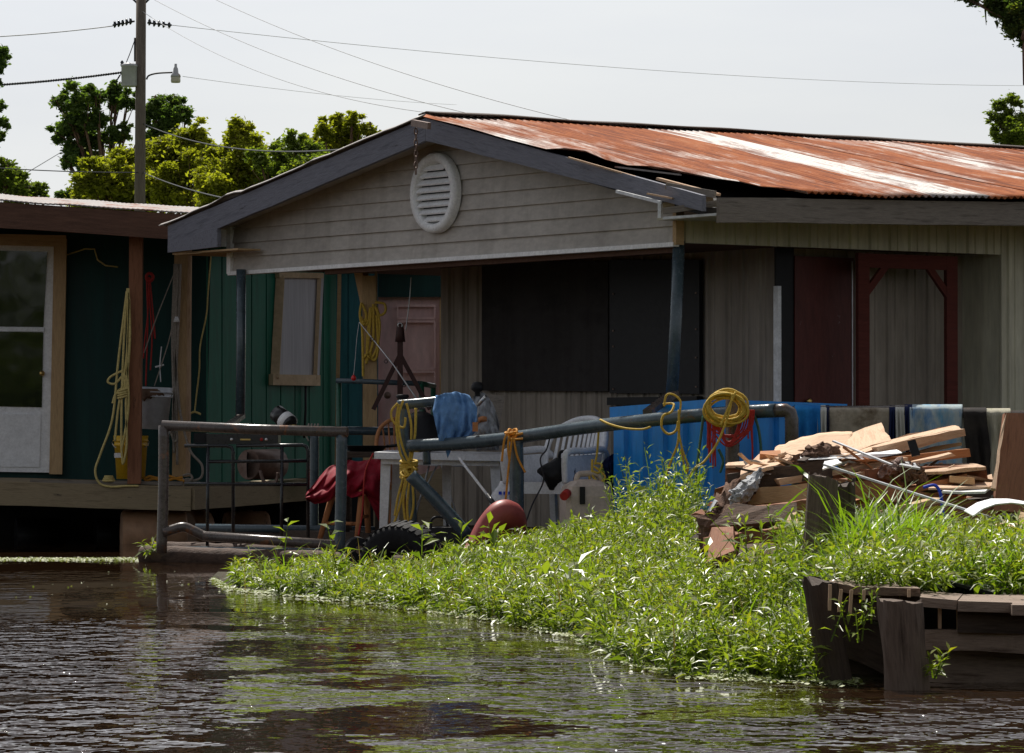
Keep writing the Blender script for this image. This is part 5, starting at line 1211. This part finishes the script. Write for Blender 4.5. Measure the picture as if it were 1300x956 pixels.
def curved(name, top, bot, Yt, Yb, th, m, label, cat, nu=30, nv=8, am=.01, seed=0, group=GP):
    """bent sheet between an upper and a lower pixel curve"""
    def fn(a, b):
        T = spl_at(top, a); Bp = spl_at(bot, a); Y = Yt+(Yb-Yt)*b
        return P(T[0]+(Bp[0]-T[0])*b, T[1]+(Bp[1]-T[1])*b, Y)+V3((0,0,1))*am*noise.noise((a*9, b*4, seed))+V3((0,1,0))*am*2*noise.noise((a*6, b*5, seed+4))
    return solo(name, MB().sheet(nu, nv, fn, (0,.004,-th)), m, label, cat, group)
def spl_at(l, a):
    k = a*(len(l)-1); i = min(int(k), len(l)-2); t = k-i; return (l[i][0]+(l[i+1][0]-l[i][0])*t, l[i][1]+(l[i+1][1]-l[i][1])*t)
# broad boards on top
curved('veneer_sheet', [(984,568),(1003,560),(1030,552),(1055,548),(1082,548)], [(982,577),(1000,585),(1025,584),(1050,582),(1078,578)], 21.9, 21.4, .008, M['veneer'], 'curled pale veneer sheet at the top left of the lumber pile', 'board')
slab('wide_board', [(1063,580,21.3),(1130,558,21.4),(1118,537,22.0),(1058,557,21.9)], .018, M['veneer'], 'broad pale board tilted highest on the lumber pile', 'board')
slab('veneer_splinter', [(994,577,21.35),(1003,578,21.3),(999,594,21.2),(990,592,21.2)], .01, M['veneer'], 'torn splinter hanging from the curled veneer sheet', 'splinter')
slab('long_board', [(1066,585,20.9),(1110,569,21.0),(1160,554,21.1),(1223,545,21.2),(1210,540,21.6),(1155,550,21.5),(1095,570,21.4)], .022, M['veneer'], 'long pale plank sloping up to the right across the pile', 'board')
stick('lumber_beam', (1112,574), (1221,549), 20.98, 21.2, .07, .055, M['palewood'], 'split beam under the long pale plank with dark end', taper=.8)
stick('orange_plank', (1098,589), (1228,574), 20.9, 21.1, .10, .045, M['orangewood'], 'orange brown plank crossing below the long pale plank')
stick('orange_lath', (1120,583), (1220,563), 21.2, 21.3, .05, .018, M['tanwood'], 'thin tan lath behind the orange brown plank')
slab('white_strip', [(1016,582,20.75),(1100,581,20.8),(1144,574,20.8),(1140,572,20.95),(1098,577,20.95),(1016,578,20.95)], .006, M['white'], 'thin white strip lying across the middle of the pile', 'strip')
slab('metal_bracket', [(1152,560,20.8),(1162,558,20.8),(1168,577,20.78),(1158,580,20.78)], .012, M['black'], 'black steel bracket sticking up on the orange plank', 'bracket', .002)
slab('flat_board', [(1158,601,20.6),(1200,598,20.6),(1251,592,20.7),(1235,589,21.2),(1175,590,21.1)], .015, M['palewood'], 'flat sunlit board on the right half of the pile', 'board')
stick('thick_beam', (1100,608), (1248,601), 20.7, 20.9, .12, .095, M['brownwood'], 'thick brown beam under the flat sunlit board', jit=.008)
stick('dark_beam', (1130,625), (1240,606), 20.9, 21.3, .10, .07, M['darkwood'], 'dark beam in shade below the thick brown beam', jit=.008)
slab('big_panel', [(1148,668,20.35),(1262,668,20.5),(1262,640,20.55),(1148,620,20.4)], .03, M['brownwood'], 'large brown panel leaning at the front of the pile', 'panel', .003)
slab('big_panel', [(1160,690,20.2),(1180,690,20.2),(1180,655,20.3),(1162,652,20.3)], .04, M['orangewood'], 'short upright orange stub below the large brown panel', 'stub', .003)
slab('light_strip', [(1180,619,20.4),(1210,618,20.4),(1258,618,20.5),(1250,612,20.8),(1186,613,20.8)], .01, M['veneer'], 'pale strip lying flat just left of the upright plywood', 'strip')
slab('light_strip', [(1196,623,20.35),(1252,625,20.4),(1258,618,20.6),(1210,617,20.6)], .012, M['white'], 'white flat offcut in front of the pale strip', 'offcut')
stick('wood_block', (1205,608), (1236,611), 20.6, 20.6, .07, .035, M['tanwood'], 'small yellowish wood block on the right of the pile', 'block', n=2, jit=.002)
slab('broken_board', [(1238,620,20.9),(1262,616,20.9),(1258,603,21.1),(1245,605,21.1)], .02, M['veneer'], 'broken pale board end beside the upright plywood', 'board')
slab('plywood_sheet', [(1261,648,20.5),(1345,655,20.7),(1345,528,21.0),(1276,524,20.9)], .022, M['brownwood'], 'upright brown plywood sheet at the right edge of the photo', 'plywood', .004)
slab('plywood_lit_edge', [(1259,620,20.47),(1263,620,20.47),(1277,524,20.86),(1271,540,20.8)], .02, M['veneer'], 'pale strip painted as the lit left edge of the upright plywood', 'splinter', .005)  # pale sliver colours in the lit thickness of the plywood
# left half of the pile
stick('light_beam', (938,634), (1060,621), 20.7, 20.2, .11, .085, M['tanwood'], 'light brown squared beam on the left of the pile behind the tall post', jit=.006)
stick('light_beam', (1050,618), (1140,628), 20.3, 20.4, .11, .09, M['brownwood'], 'brown beam just right of the tall post top')
stick('dark_beam', (925,612), (1055,596), 20.9, 20.7, .12, .10, M['darkwood'], 'dark beam above the light brown squared beam', jit=.01)
slab('cut_stub', [(921,612,21.0),(946,611,21.0),(945,590,21.05),(922,591,21.05)], .10, M['brownwood'], 'brown stub with a sunlit top at the far left of the pile', 'stub', .003)
slab('cut_stub', [(921,590.5,21.0),(946,590,21.0),(944,586,21.3),(924,587,21.3)], .015, M['veneer'], 'pale slab coloured as the sunlit top of the far left stub', 'board', .002)  # pale layer paints the lit top of the stub
slab('torn_board', [(940,603,20.7),(975,592,20.7),(1000,583,20.9),(992,576,21.3),(962,578,21.3),(946,590,21.1)], .02, M['veneer'], 'torn pale board lying over the left end of the pile', 'board', .014)
slab('torn_board', [(965,577,21.2),(992,578,21.2),(990,572,21.3),(966,573,21.3)], .04, M['orangewood'], 'reddish board end poking out left of the curled veneer', 'board')
slab('torn_board', [(944,582,21.2),(972,588,21.0),(970,596,20.9),(945,590,21.1)], .03, M['darkwood'], 'dark shattered board end over the left stub', 'board', .01)
curved('bark_slab', [(893,656),(903,640),(915,622),(930,610),(950,603)], [(915,672),(925,662),(934,650),(940,640),(960,620)], 20.8, 20.5, .03, M['bark'], 'rough curled bark slab forming the left end of the pile', 'bark', am=.05, seed=3)
slab('bark_edge', [(893,657,20.78),(896,658,20.76),(910,636,20.7),(907,634,20.75)], .01, M['alum'], 'thin bright metal sliver on the edge of the bark slab', 'sliver', .002)
def crumple(name, pts, Y, size, m, label, cat, seed, n=90):
    """heap of ragged flakes as one crumpled lump"""
    xs2 = [p[0] for p in pts]
    def fn(a, b):
        x = xs2[0]+(xs2[-1]-xs2[0])*a; t = np.interp(x, xs2, [p[1] for p in pts]); bt = np.interp(x, xs2, [p[2] for p in pts]); q = P(x, t+(bt-t)*b, Y-.10*math.sin(a*math.pi)*math.sin(b*math.pi))
        return q+noise.noise_vector((a*7+seed, b*6, seed))*size+noise.noise_vector((a*19+seed, b*17, seed))*size*.5
    return solo(name, MB().sheet(26, 18, fn, (0,.05,0), smooth=False), m, label, cat, GP)
crumple('grey_felt', [(928,622,640),(942,612,640),(955,602,632),(968,595,603)], 20.4, .022, M['flashing'], 'torn grey roofing felt draped over the left of the pile', 'felt', 1)
crumple('bark_heap', [(1008,578,596),(1022,570,596),(1040,562,590),(1052,564,588),(1066,568,582)], 20.9, .035, M['bark'], 'dark heap of bark scraps on the middle of the pile', 'bark', 5)
crumple('insulation_lump', [(1118,594,606),(1128,586,606),(1142,583,606),(1156,590,606)], 20.6, .025, M['fluff'], 'fluffy brownish insulation lump on the middle of the pile', 'insulation', 7)
crumple('bark_heap', [(1142,588,612),(1156,586,614),(1168,592,612),(1174,602,610)], 20.55, .03, M['bark'], 'dark bark chunk right of the insulation lump', 'bark', 9)
slab('grey_chip', [(1142,589,20.45),(1168,594,20.45),(1165,588,20.6),(1146,585,20.6)], .01, M['flashing'], 'pale grey flake on top of the bark chunk', 'flake', .004)
slab('white_flake', [(1044,594,20.3),(1068,587,20.3),(1062,583,20.6),(1046,585,20.6)], .008, M['white'], 'bright white flake where the long white rod begins', 'flake', .006)
crumple('rubble', [(888,662,716),(905,655,722),(930,650,722),(955,655,718),(990,668,722),(1030,680,726)], 19.9, .045, M['bark'], 'rotten crumbling wood at the lower left of the pile', 'rotten wood', 11)
slab('blue_sheet', [(955,680,20.1),(995,684,20.1),(985,664,20.3),(960,668,20.3)], .01, M['flashing'], 'small bluish grey sheet low in the pile among the weeds', 'sheet')
slab('low_block', [(1000,690,19.8),(1016,692,19.8),(1018,662,19.9),(1005,660,19.9)], .08, M['palewood'], 'pale wood block standing in the weeds left of the tall post', 'block')
slab('low_offcut', [(1255,674,19.6),(1285,676,19.6),(1300,665,19.9),(1270,661,19.9)], .02, M['veneer'], 'pale tan offcut in the grass at the lower right of the pile', 'offcut')
slab('low_offcut', [(1262,680,19.4),(1280,682,19.4),(1278,672,19.6),(1264,672,19.6)], .01, M['white'], 'small white chip in the grass at the lower right of the pile', 'chip')
slab('low_offcut', [(1284,690,19.5),(1325,690,19.5),(1325,655,19.8),(1292,650,19.8)], .02, M['tanwood'], 'tan board leaning in the grass at the right edge', 'board')
stick('white_rod', (1046,590), (1273,662), 20.1, 19.5, .018, .010, M['alum'], 'long thin white rod slanting down across the pile', 'rod', n=4, jit=0, group=None)
stick('white_rod', (1058,560), (1132,590), 20.9, 20.5, .018, .008, M['alum'], 'short thin white rod over the bark heap', 'rod', n=3, jit=0, group=None)
curved('white_strap', [(1224,648),(1240,638),(1258,633),(1280,633),(1305,637)], [(1236,655),(1248,646),(1264,640),(1284,638),(1308,641)], 19.6, 19.3, .006, M['white'], 'arched white plastic strip at the right of the pile', 'strip', am=0, group=None)
solo('blue_rope', MB().tube(pxs([(1172,619),(1186,616),(1193,624),(1196,640),(1198,655),(1206,667),(1224,671),(1242,680),(1262,682)], 20.0), .009, 6), M['bluecord'], 'blue cord hanging over the large brown panel into the grass', 'cord')
slab('rotten_board', [(902,668,19.7),(1010,660,19.9),(1012,640,20.0),(930,640,19.9)], .03, M['darkwood3'], 'dark rotten board under the light brown squared beam', 'board', .012)
slab('rotten_board', [(895,712,19.3),(935,700,19.3),(928,668,19.6),(903,672,19.6)], .04, M['brownwood'], 'brown board end pointing down at the lower left of the pile', 'board', .012)
slab('rotten_board', [(935,716,19.2),(1022,712,19.3),(1020,694,19.5),(940,690,19.4)], .03, M['darkwood3'], 'dark plank lying low in the weeds left of the tall post', 'board', .01)
stick('split_beam', (900,690), (1000,676), 19.6, 19.7, .10, .07, M['brownwood'], 'split brown beam low at the left end of the pile', jit=.012)
slab('pink_chip', [(996,668,19.1),(1014,664,19.1),(1012,650,19.2),(1002,652,19.2)], .01, M['veneer'], 'small sunlit chip just left of the tall post', 'chip', .004)
for a, b, Ya, Yb, w_, h_, mm, lb in (((985,612),(1150,584),20.7,20.9,.09,.03,'palewood','long pale board crossing behind the tall post tops'), ((1075,640),(1222,606),20.4,20.7,.09,.03,'orangewood','long orange board sloping up to the right under the white rod'),
        ((1082,604),(1206,578),20.7,20.9,.06,.02,'veneer','long pale lath sloping up beside the insulation lump'), ((930,652),(1030,640),20.1,20.2,.10,.05,'brownwood','red brown plank under the light brown squared beam'), ((1100,655),(1190,636),20.2,20.3,.08,.03,'tanwood','tan board in the shade left of the large brown panel')):
    stick('long_plank', a, b, Ya, Yb, w_, h_, M[mm], lb, jit=.006)
rd = random.Random(21); LB = 'short weathered board wedged inside the lumber pile'
for k in range(64):
    x = rd.uniform(925,1235); y = rd.uniform(598,690) if x > 1030 else rd.uniform(615,716); L = rd.uniform(40,110)*.5; an = rd.gauss(0,.16)
    top = np.interp(x, [930,990,1060,1230], [612,588,588,600]); y = max(y, top+14); Y = 21.6+rd.uniform(0,.5)-(y-600)*(.006 if x > 1030 else .018)
    A, B = P(x-L,y+L*an,Y+rd.uniform(-.2,.2)), P(x+L,y-L*an,Y+rd.uniform(-.2,.2))
    mk('broken_plank', MB().beam(A, B, rd.uniform(.06,.14), rd.uniform(.015,.07), n=5, jit=.009), M[rd.choice(['darkwood','brownwood','brownwood','orangewood','brownwood','palewood','tanwood'])], None, frame_of(A, B), LB, 'board', GP)
for k in range(46):
    x = rd.uniform(950,1245); y = np.interp(x, [930,990,1060,1130,1230], [600,576,572,590,600])+rd.uniform(-1,16); L = rd.uniform(8,22); an = rd.gauss(0,.5); Y = 20.9+rd.uniform(-.2,.4)
    A, B = P(x-L,y+L*an,Y), P(x+L,y-L*an,Y+rd.uniform(-.1,.2))
    mk('splinter', MB().beam(A, B, rd.uniform(.012,.05), rd.uniform(.006,.012), n=3, jit=.004), M[rd.choice(['veneer','palewood','darkwood','palewood','orangewood'])], None, frame_of(A, B), 'small loose splinter scattered on the lumber pile', 'splinter', 'splinters on the debris pile')

# ---------------------------------------------------------------- posts and the old landing in the foreground
def rough_post(name, a, b, Ya, Yb, r, m, label, sq=.75, seed=1, slant=0):
    """split post: uneven section, cracked sides, slanting cut top"""
    A, B = P(*a, Ya), P(*b, Yb); d = (B-A).normalized(); e1 = d.cross(V3((0,1,0))).normalized(); e2 = e1.cross(d); n = 26; seg = 48; vs = []
    for i in range(n+1):
        t = i/n; c = A.lerp(B, t)
        for k in range(seg):
            an = 2*math.pi*k/seg; q = abs(math.cos(an))**4+abs(math.sin(an))**4; rr = r*(sq+(1-sq)/q**.25)*(1+.16*noise.noise((math.cos(an)*2+seed, math.sin(an)*2, t*1.6))+.09*noise.noise((math.cos(an)*6+seed, math.sin(an)*6, t*.7))-.05*max(0,noise.noise((math.cos(an)*13, math.sin(an)*13+seed, t*.5))))
            p = c+e1*rr*math.cos(an)+e2*rr*math.sin(an)
            if i == n: p += d*(slant*math.cos(an)*r+.03*noise.noise((math.cos(an)*3, math.sin(an)*3+seed, 8)))
            vs.append(p)
    fs = [(i*seg+k, i*seg+(k+1)%seg, (i+1)*seg+(k+1)%seg, (i+1)*seg+k) for i in range(n) for k in range(seg)]+[tuple(n*seg+k for k in range(seg))]
    return solo(name, MB().add(vs, fs), m, label, 'post', None, frame_of(A, B))
rough_post('mooring_post', (1033,745), (1046,607), 17.0, 17.0, .066, M['darkwood2'], 'tall weathered grey post standing in the weeds before the lumber pile', .72, 1, .12)
rough_post('mooring_post', (1074,745), (1068,616), 17.45, 17.4, .062, M['darkwood'], 'darker rotten post close behind the tall grey post', .72, 7, -.2)
rough_post('landing_post', (1066,885), (1040,738), 14.75, 14.7, .062, M['darkwood'], 'leaning dark post at the left corner of the landing', .7, 3, .25)
rough_post('landing_post', (1152,888), (1142,762), 14.3, 14.3, .078, M['darkwood2'], 'thick dark post with slanted top in front of the landing', .7, 5, .22)
ld = thing('wooden_landing', 'old broken plank landing along the bank at the lower right', 'landing', P(1200,860,14.8))
def ldp(name, poly, th, m):
    q = [P(*p) for p in poly]; n = (q[1]-q[0]).cross(q[2]-q[0]).normalized(); n = -n if n.z < 0 or (abs(n.z) < .1 and n.y > 0) else n
    e = q[1]-q[0]; return mk(name, MB().prism(q, -n*th), M[m], ld, frame_of(q[0], q[0]+e))
ldp('top_plank', [(1052,738,14.7),(1085,745,14.65),(1168,747,14.6),(1150,737,15.2),(1060,733,15.1)], .035, 'landing')
ldp('top_plank', [(1168,758,14.5),(1215,762,14.45),(1222,754,14.9),(1170,750,14.9)], .035, 'landing')
ldp('top_plank', [(1216,763,14.4),(1285,765,14.4),(1272,755,14.9),(1223,754.5,14.9)], .038, 'landing')
ldp('top_plank', [(1285,768,14.35),(1520,770,14.3),(1520,757,14.9),(1262,755,14.95)], .038, 'landing')
ldp('face_board', [(1054,775,14.72),(1172,800,14.7),(1170,752,14.72),(1054,742,14.75)], .03, 'darkwood')
ldp('face_board', [(1216,803,14.5),(1520,810,14.45),(1520,776,14.45),(1216,766,14.5)], .03, 'darkwood')
ldp('face_board', [(1170,803,14.95),(1520,806,14.95),(1520,760,14.95),(1170,755,14.95)], .02, 'black')  # black sheet painted as the shadow slot behind the planks
for a, b in (((1053,775),(1054,742)), ((1065,777),(1068,748)), ((1079,781),(1081,749)), ((1096,762),(1097,749)), ((1193,798),(1193,762)), ((1217,804),(1216,764)), ((1154,758),(1154,748))):
    A, B = P(*a,14.58), P(*b,14.58); mk('batten', MB().beam(A, B, .012, .012), M['palewood'], ld, frame_of(A, B))
def roughbeam(name, a, b, Ya, Yb, w, h, m, seed, n=30):
    A, B = P(*a,Ya), P(*b,Yb); mb = MB().beam(A, B, w, h, n=n); 
    for i, v in enumerate(mb.v): mb.v[i] = v+noise.noise_vector(v*5+V3((seed,0,0)))*.018+noise.noise_vector(v*16)*.006
    return mk(name, mb, m, ld, frame_of(A, B))
roughbeam('timber_beam', (1172,812), (1520,824), 14.6, 14.5, .12, .075, M['landing'], 1)
roughbeam('timber_beam', (1175,846), (1520,852), 14.8, 14.7, .14, .15, M['landing'], 2)
roughbeam('timber_beam', (1060,800), (1175,850), 15.0, 14.9, .12, .16, M['darkwood'], 3)
roughbeam('timber_beam', (1062,850), (1520,885), 15.1, 14.9, .2, .14, M['darkwood'], 4)
slab('dark_sheet', [(1098,720,15.9),(1165,728,15.3),(1262,752,15.2),(1240,738,15.8),(1160,717,16.3)], .012, M['black'], 'dark sheet of metal lying aslant on the grass above the landing', 'sheet', .003, None)

# ---------------------------------------------------------------- weeds, grass, duckweed
def plant_mesh(pos, hgt, nleaf, leaf, wid, lean, whorl, tone0, spread=1.0):
    """many leafy stems at once: pos (n,3), hgt (n). Returns quads"""
    n = len(pos); V = []; Tn = []
    ld_ = rng.normal(size=(n,2))*lean
    # stems: two crossed thin quads each
    for ax in (0, 1):
        s = .0035; off = np.zeros((n,3)); off[:,ax] = s
        top = pos+np.concatenate([ld_*hgt[:,None], hgt[:,None]*.96], 1)
        V.append(np.stack([pos-off, pos+off, top+off*.5, top-off*.5], 1)); Tn.append(rng.random(n)*.4)
    for k in range(nleaf):
        t = (k+.6)/nleaf; t = t**.75
        ps = rng.normal(size=n)*.16 if k == 0 else ps
        base = pos+np.concatenate([ld_*(hgt*t*t)[:,None], (hgt*t)[:,None]], 1)
        az = rng.random(n)*6.283 if not whorl else (k*2.4+rng.random(n)*.9+np.arange(n))
        up = rng.normal(.12+.55*t**2, .32, n); L = leaf*(.65+.7*rng.random(n))*(1.05-.45*t)
        d = np.stack([np.cos(az)*np.cos(up), np.sin(az)*np.cos(up), np.sin(up)], 1)
        sd_ = np.stack([-np.sin(az), np.cos(az), rng.normal(0,.35,n)], 1); nr = np.cross(d, sd_)
        mid = base+d*(L*.45)[:,None]; tip = base+d*L[:,None]-np.array([0,0,1])*(L*.28*(1-t*.5))[:,None]; w_ = (wid*L)[:,None]
        V.append(np.stack([base, mid+sd_*w_+nr*w_*.35, tip, mid+nr*w_*-.0-sd_*0], 1)); V.append(np.stack([base, mid, tip, mid-sd_*w_+nr*w_*.35], 1))
        tt = np.clip(tone0+.4*(t-.5)+ps+rng.normal(size=n)*.16, 0, 1); Tn += [tt, tt]  # leaf colour darkens towards the ground, painting a shaded understory
    v = np.concatenate([a.reshape(-1,3) for a in V]); f = np.arange(len(v)).reshape(-1,4); return v, f, np.concatenate(Tn)
def scatter(n, x0, x1, y0, y1, keep):
    x = rng.uniform(x0, x1, n); y = rng.uniform(y0, y1, n); k = keep(x, y); return x[k], y[k]
def px_of(x, y): return 650+5000*x/y
def wkeep(x, y):
    s = shore(x); px = px_of(x, y); back = np.interp(x, [-2.0,-1.4,-.8,0,.6,1.2], [24.8,26.0,27.0,27.5,27.2,27.0]); k = (y > s-.25) & (y < back) & (x > SHX[0]+.1)
    pile = (px > 886) & (y > 18.4) ; clump = np.array([noise.noise((a*1.1, b*.7, 2)) for a, b in zip(x, y)])
    landing = (px > 1044) & (px < 1400); gap = (px < 297) | ((px > 425) & (px < 572) & (y > 24.2)) | ((px > 578) & (px < 640) & (y > 25.2))
    return k & ~pile & ~landing & ~gap & (rng.random(len(x)) < .80+1.0*clump)
x, y = scatter(12500, -2.2, 2.2, 14.6, 27.6, wkeep)
g = ground_h(x, y); s_ = y-shore(x)
n_h = 1.5*np.array([noise.noise((a*1.9, b*.9, 7)) for a, b in zip(x, y)])
hgt = (.11+.09*np.clip(s_/2.5, 0, 1)+.13*n_h+.14*rng.random(len(x))**2)*np.interp(x, [-2,-1.2,-.4,.0,.4,.9], [.58,.58,.62,.72,.74,.98]); hgt = np.clip(hgt, .05, .5)
# taller clump in front of the blue bin
tall = (np.abs(px_of(x,y)-845) < 65) & (y > 22.5) & (px_of(x,y) > 790) & (rng.random(len(x)) < .22); hgt[tall] += .12+.2*rng.random(tall.sum())
print('weeds', len(x))
v, f, tn = plant_mesh(np.stack([x, y, np.maximum(g, -.02)], 1), hgt, 18, .088, .11, .28, True, .5)
raw_mesh('bank_weeds', v, f, m=M['weed'], rnd=tn)['kind'] = 'stuff'
def gkeep(x, y):
    px = px_of(x, y); k = (y > shore(x)+.4) & (x > .9)
    pile = (y > 20.35) & (px > 900); landing = (px > 1040) & (y < 15.25); post = (np.abs(px-1042) < 24) & (np.abs(y-17) < .15)
    return k & ~pile & ~landing & ~post & (y < 20.4) & (px > 1010)
x, y = scatter(21000, .9, 4.4, 14.8, 20.4, gkeep); g = ground_h(x, y)
def blades(pos, L, wid, tone, droop=.5):
    n = len(pos); az = rng.random(n)*6.283; up = rng.normal(1.15, .22, n); V = []; T = []
    d = np.stack([np.cos(az)*np.cos(up), np.sin(az)*np.cos(up), np.sin(up)], 1); sd_ = np.stack([-np.sin(az), np.cos(az), np.zeros(n)], 1); out = np.stack([np.cos(az), np.sin(az), np.zeros(n)], 1)
    prev = pos; pw = wid
    for k in range(1, 5):
        t = k/4; c = pos+d*(L*t)[:,None]+out*(L*droop*t*t*.6)[:,None]-np.array([0,0,1])*(L*droop*t**3*.5)[:,None]; w_ = wid*(1-t)**.7+.0004
        V.append(np.stack([prev-sd_*pw[:,None], prev+sd_*pw[:,None], c+sd_*w_[:,None], c-sd_*w_[:,None]], 1)); T.append(tone); prev = c; pw = w_
    v = np.concatenate([a.reshape(-1,3) for a in V]); return v, np.arange(len(v)).reshape(-1,4), np.concatenate(T)
L = .12+.14*rng.random(len(x)); L[rng.random(len(x)) < .08] *= 1.5; q_ = (np.abs(px_of(x,y)-1118) < 55) & (y > 16.2) & (y < 17.9); L[q_] *= 1.75; L[px_of(x,y) > 1175] *= .8; L *= np.array([1+.7*noise.noise((a*3, b*2, 3)) for a, b in zip(x, y)])
v, f, tn = blades(np.stack([x, y, g], 1), L, .004+.004*rng.random(len(x)), np.clip(.5+rng.normal(size=len(x))*.25, 0, 1))
raw_mesh('bank_grass', v, f, m=M['grass'], rnd=tn)['kind'] = 'stuff'
# broader leafed weeds mixed with the grass on the right
x, y = scatter(5200, .9, 4.4, 14.9, 20.2, lambda x, y: gkeep(x, y) & (rng.random(len(x)) < .8)); g = ground_h(x, y)
v, f, tn = plant_mesh(np.stack([x, y, g], 1), (.08+.13*rng.random(len(x))), 10, .085, .12, .3, True, .55)
raw_mesh('mixed_weeds', v, f, m=M['weed'], rnd=tn)['kind'] = 'stuff'
# single plants
def sprig(px, py, Y, h, nl, leaf, label, n=1, wid=.13):
    b = P(px, py, Y); pos = np.array([[b.x+random.uniform(-.02,.02)*n, b.y+random.uniform(-.02,.02)*n, b.z] for _ in range(n)])
    v, f, tn = plant_mesh(pos, np.array([h*random.uniform(.7,1.1) for _ in range(n)]), nl, leaf, wid, .3, True, .6)
    o = raw_mesh('weed_plant', v-np.array(tuple(b)), f, m=M['weed'], rnd=tn); o.matrix_basis = Matrix.Translation(b); WM[o] = o.matrix_basis.copy(); return setlab(o, label, 'plant')
sprig(1196,862,14.2,.12,9,.07,'small sprig growing in the cracks of the landing timbers',3)
sprig(181,703,29.2,.10,8,.11,'small green sprig at the left end of the log float',3)
sprig(1075,815,14.5,.16,9,.06,'leafy weed climbing between the landing posts',4)
sprig(1100,792,14.5,.16,9,.05,'weed hanging over the face of the landing left of the thick post',3)
sprig(975,722,18.9,.28,12,.09,'leafy weed in front of the light brown squared beam',5)
# long blades arching by the tall post
for (pts, lb) in (([(985,655,19.5),(1000,640,19.4),(1018,624,19.3),(1032,616,19.2),(1045,613,19.2)], 'long grass blade arching left of the tall post'), ([(1035,612,19),(1020,600,19.1),(1012,592,19.1),(1003,590,19.1)], 'grass blade crossing the pile beside the tall post top'),
                  ([(990,690,18.8),(995,665,18.7),(1005,648,18.7),(1022,640,18.7)], 'curling grass blade low left of the tall post'), ([(352,748,23.5),(356,726,23.4),(352,712,23.4),(347,700,23.4)], 'tall blade at the left tip of the weed bank')):
    pp = pxs(pts, 19); n = len(pp); mb = MB(); vs = []
    for i, p in enumerate(pp): w_ = .009*(1-(i/n)**2)+.001; vs += [p-V3((w_,0,w_*.3)), p+V3((w_,0,w_*.3))]
    mb.add(vs, [(2*i,2*i+1,2*i+3,2*i+2) for i in range(n-1)]); solo('grass_blade', mb, M['grass'], lb, 'grass blade')
# dead stems and twigs along the shore
mb = MB(); rd = random.Random(3)
# floating duckweed rafts
def duck(n, fn, name, label, s0=.008):
    pts = np.array([fn() for _ in range(n)]); az = rng.random(n)*6.28; s = s0*(.6+.9*rng.random(n))
    e1 = np.stack([np.cos(az), np.sin(az), rng.normal(0,.25,n)], 1)*s[:,None]; e2 = np.stack([-np.sin(az), np.cos(az), rng.normal(0,.25,n)], 1)*s[:,None]*.8
    v = np.stack([pts-e1, pts-e2, pts+e1, pts+e2], 1).reshape(-1,3); o = raw_mesh(name, v, np.arange(4*n).reshape(-1,4), m=M['duck'], rnd=rng.random(n)); o['kind'] = 'stuff'; return o
duck(3200, lambda: (rng.uniform(-4.6, -2.72), 30.0+.16*rng.normal(), .004), 'duckweed_raft', '', .011)
def shore_pt():
    t = rng.uniform(-1.95, 1.3); return (t, float(shore(t))-abs(rng.normal())*.16-.0, .006+.004*rng.random())
duck(6000, shore_pt, 'shore_scum', '', .010)
def spk():
    x = rng.uniform(-3.6, .2); y = 24+rng.normal()*1.6; return (x, y, .003)
duck(90, spk, 'floating_specks', '', .007)

x, y = scatter(420, 1.1, 2.3, 14.72, 15.5, lambda x, y: (np.abs(px_of(x,y)-1120) < 62) | (rng.random(len(x)) < .12))
v, f, tn = plant_mesh(np.stack([x, y, np.full(len(x), .34)], 1), .06+.12*rng.random(len(x)), 9, .075, .13, .9, True, .55)
raw_mesh('creeping_weeds', v, f, m=M['weed'], rnd=tn)['kind'] = 'stuff'
# straw coloured dead stems through the weed bank
x, y = scatter(900, -1.8, 1.3, 14.9, 26.5, wkeep); g = ground_h(x, y)
v, f, tn = blades(np.stack([x, y, g], 1), .18+.2*rng.random(len(x)), .0022+.002*rng.random(len(x)), rng.random(len(x)), .25)
raw_mesh('dead_stems', v, f, m=leaf_mat('straw_stem', (.14,.09,.04), (.34,.24,.11), .2, .7), rnd=tn)['kind'] = 'stuff'

# a few broad leaved docks and tall stems break up the weed bank
x, y = scatter(90, -1.6, 1.25, 15.2, 26.5, wkeep); g = ground_h(x, y)
v, f, tn = plant_mesh(np.stack([x, y, g], 1), .22+.2*rng.random(len(x)), 10, .17, .16, .5, True, .35, 1.2)
raw_mesh('dock_plants', v, f, m=M['weed'], rnd=tn)['kind'] = 'stuff'
x, y = scatter(2600, -1.7, 1.3, 15.0, 26.0, lambda x, y: wkeep(x, y) & (np.array([noise.noise((a*1.5, b*.8, 31)) for a, b in zip(x, y)]) > .12)); g = ground_h(x, y)
v, f, tn = blades(np.stack([x, y, g], 1), .22+.2*rng.random(len(x)), .004+.003*rng.random(len(x)), np.clip(.5+rng.normal(size=len(x))*.25, 0, 1))
raw_mesh('grass_tufts', v, f, m=M['grass'], rnd=tn)['kind'] = 'stuff'
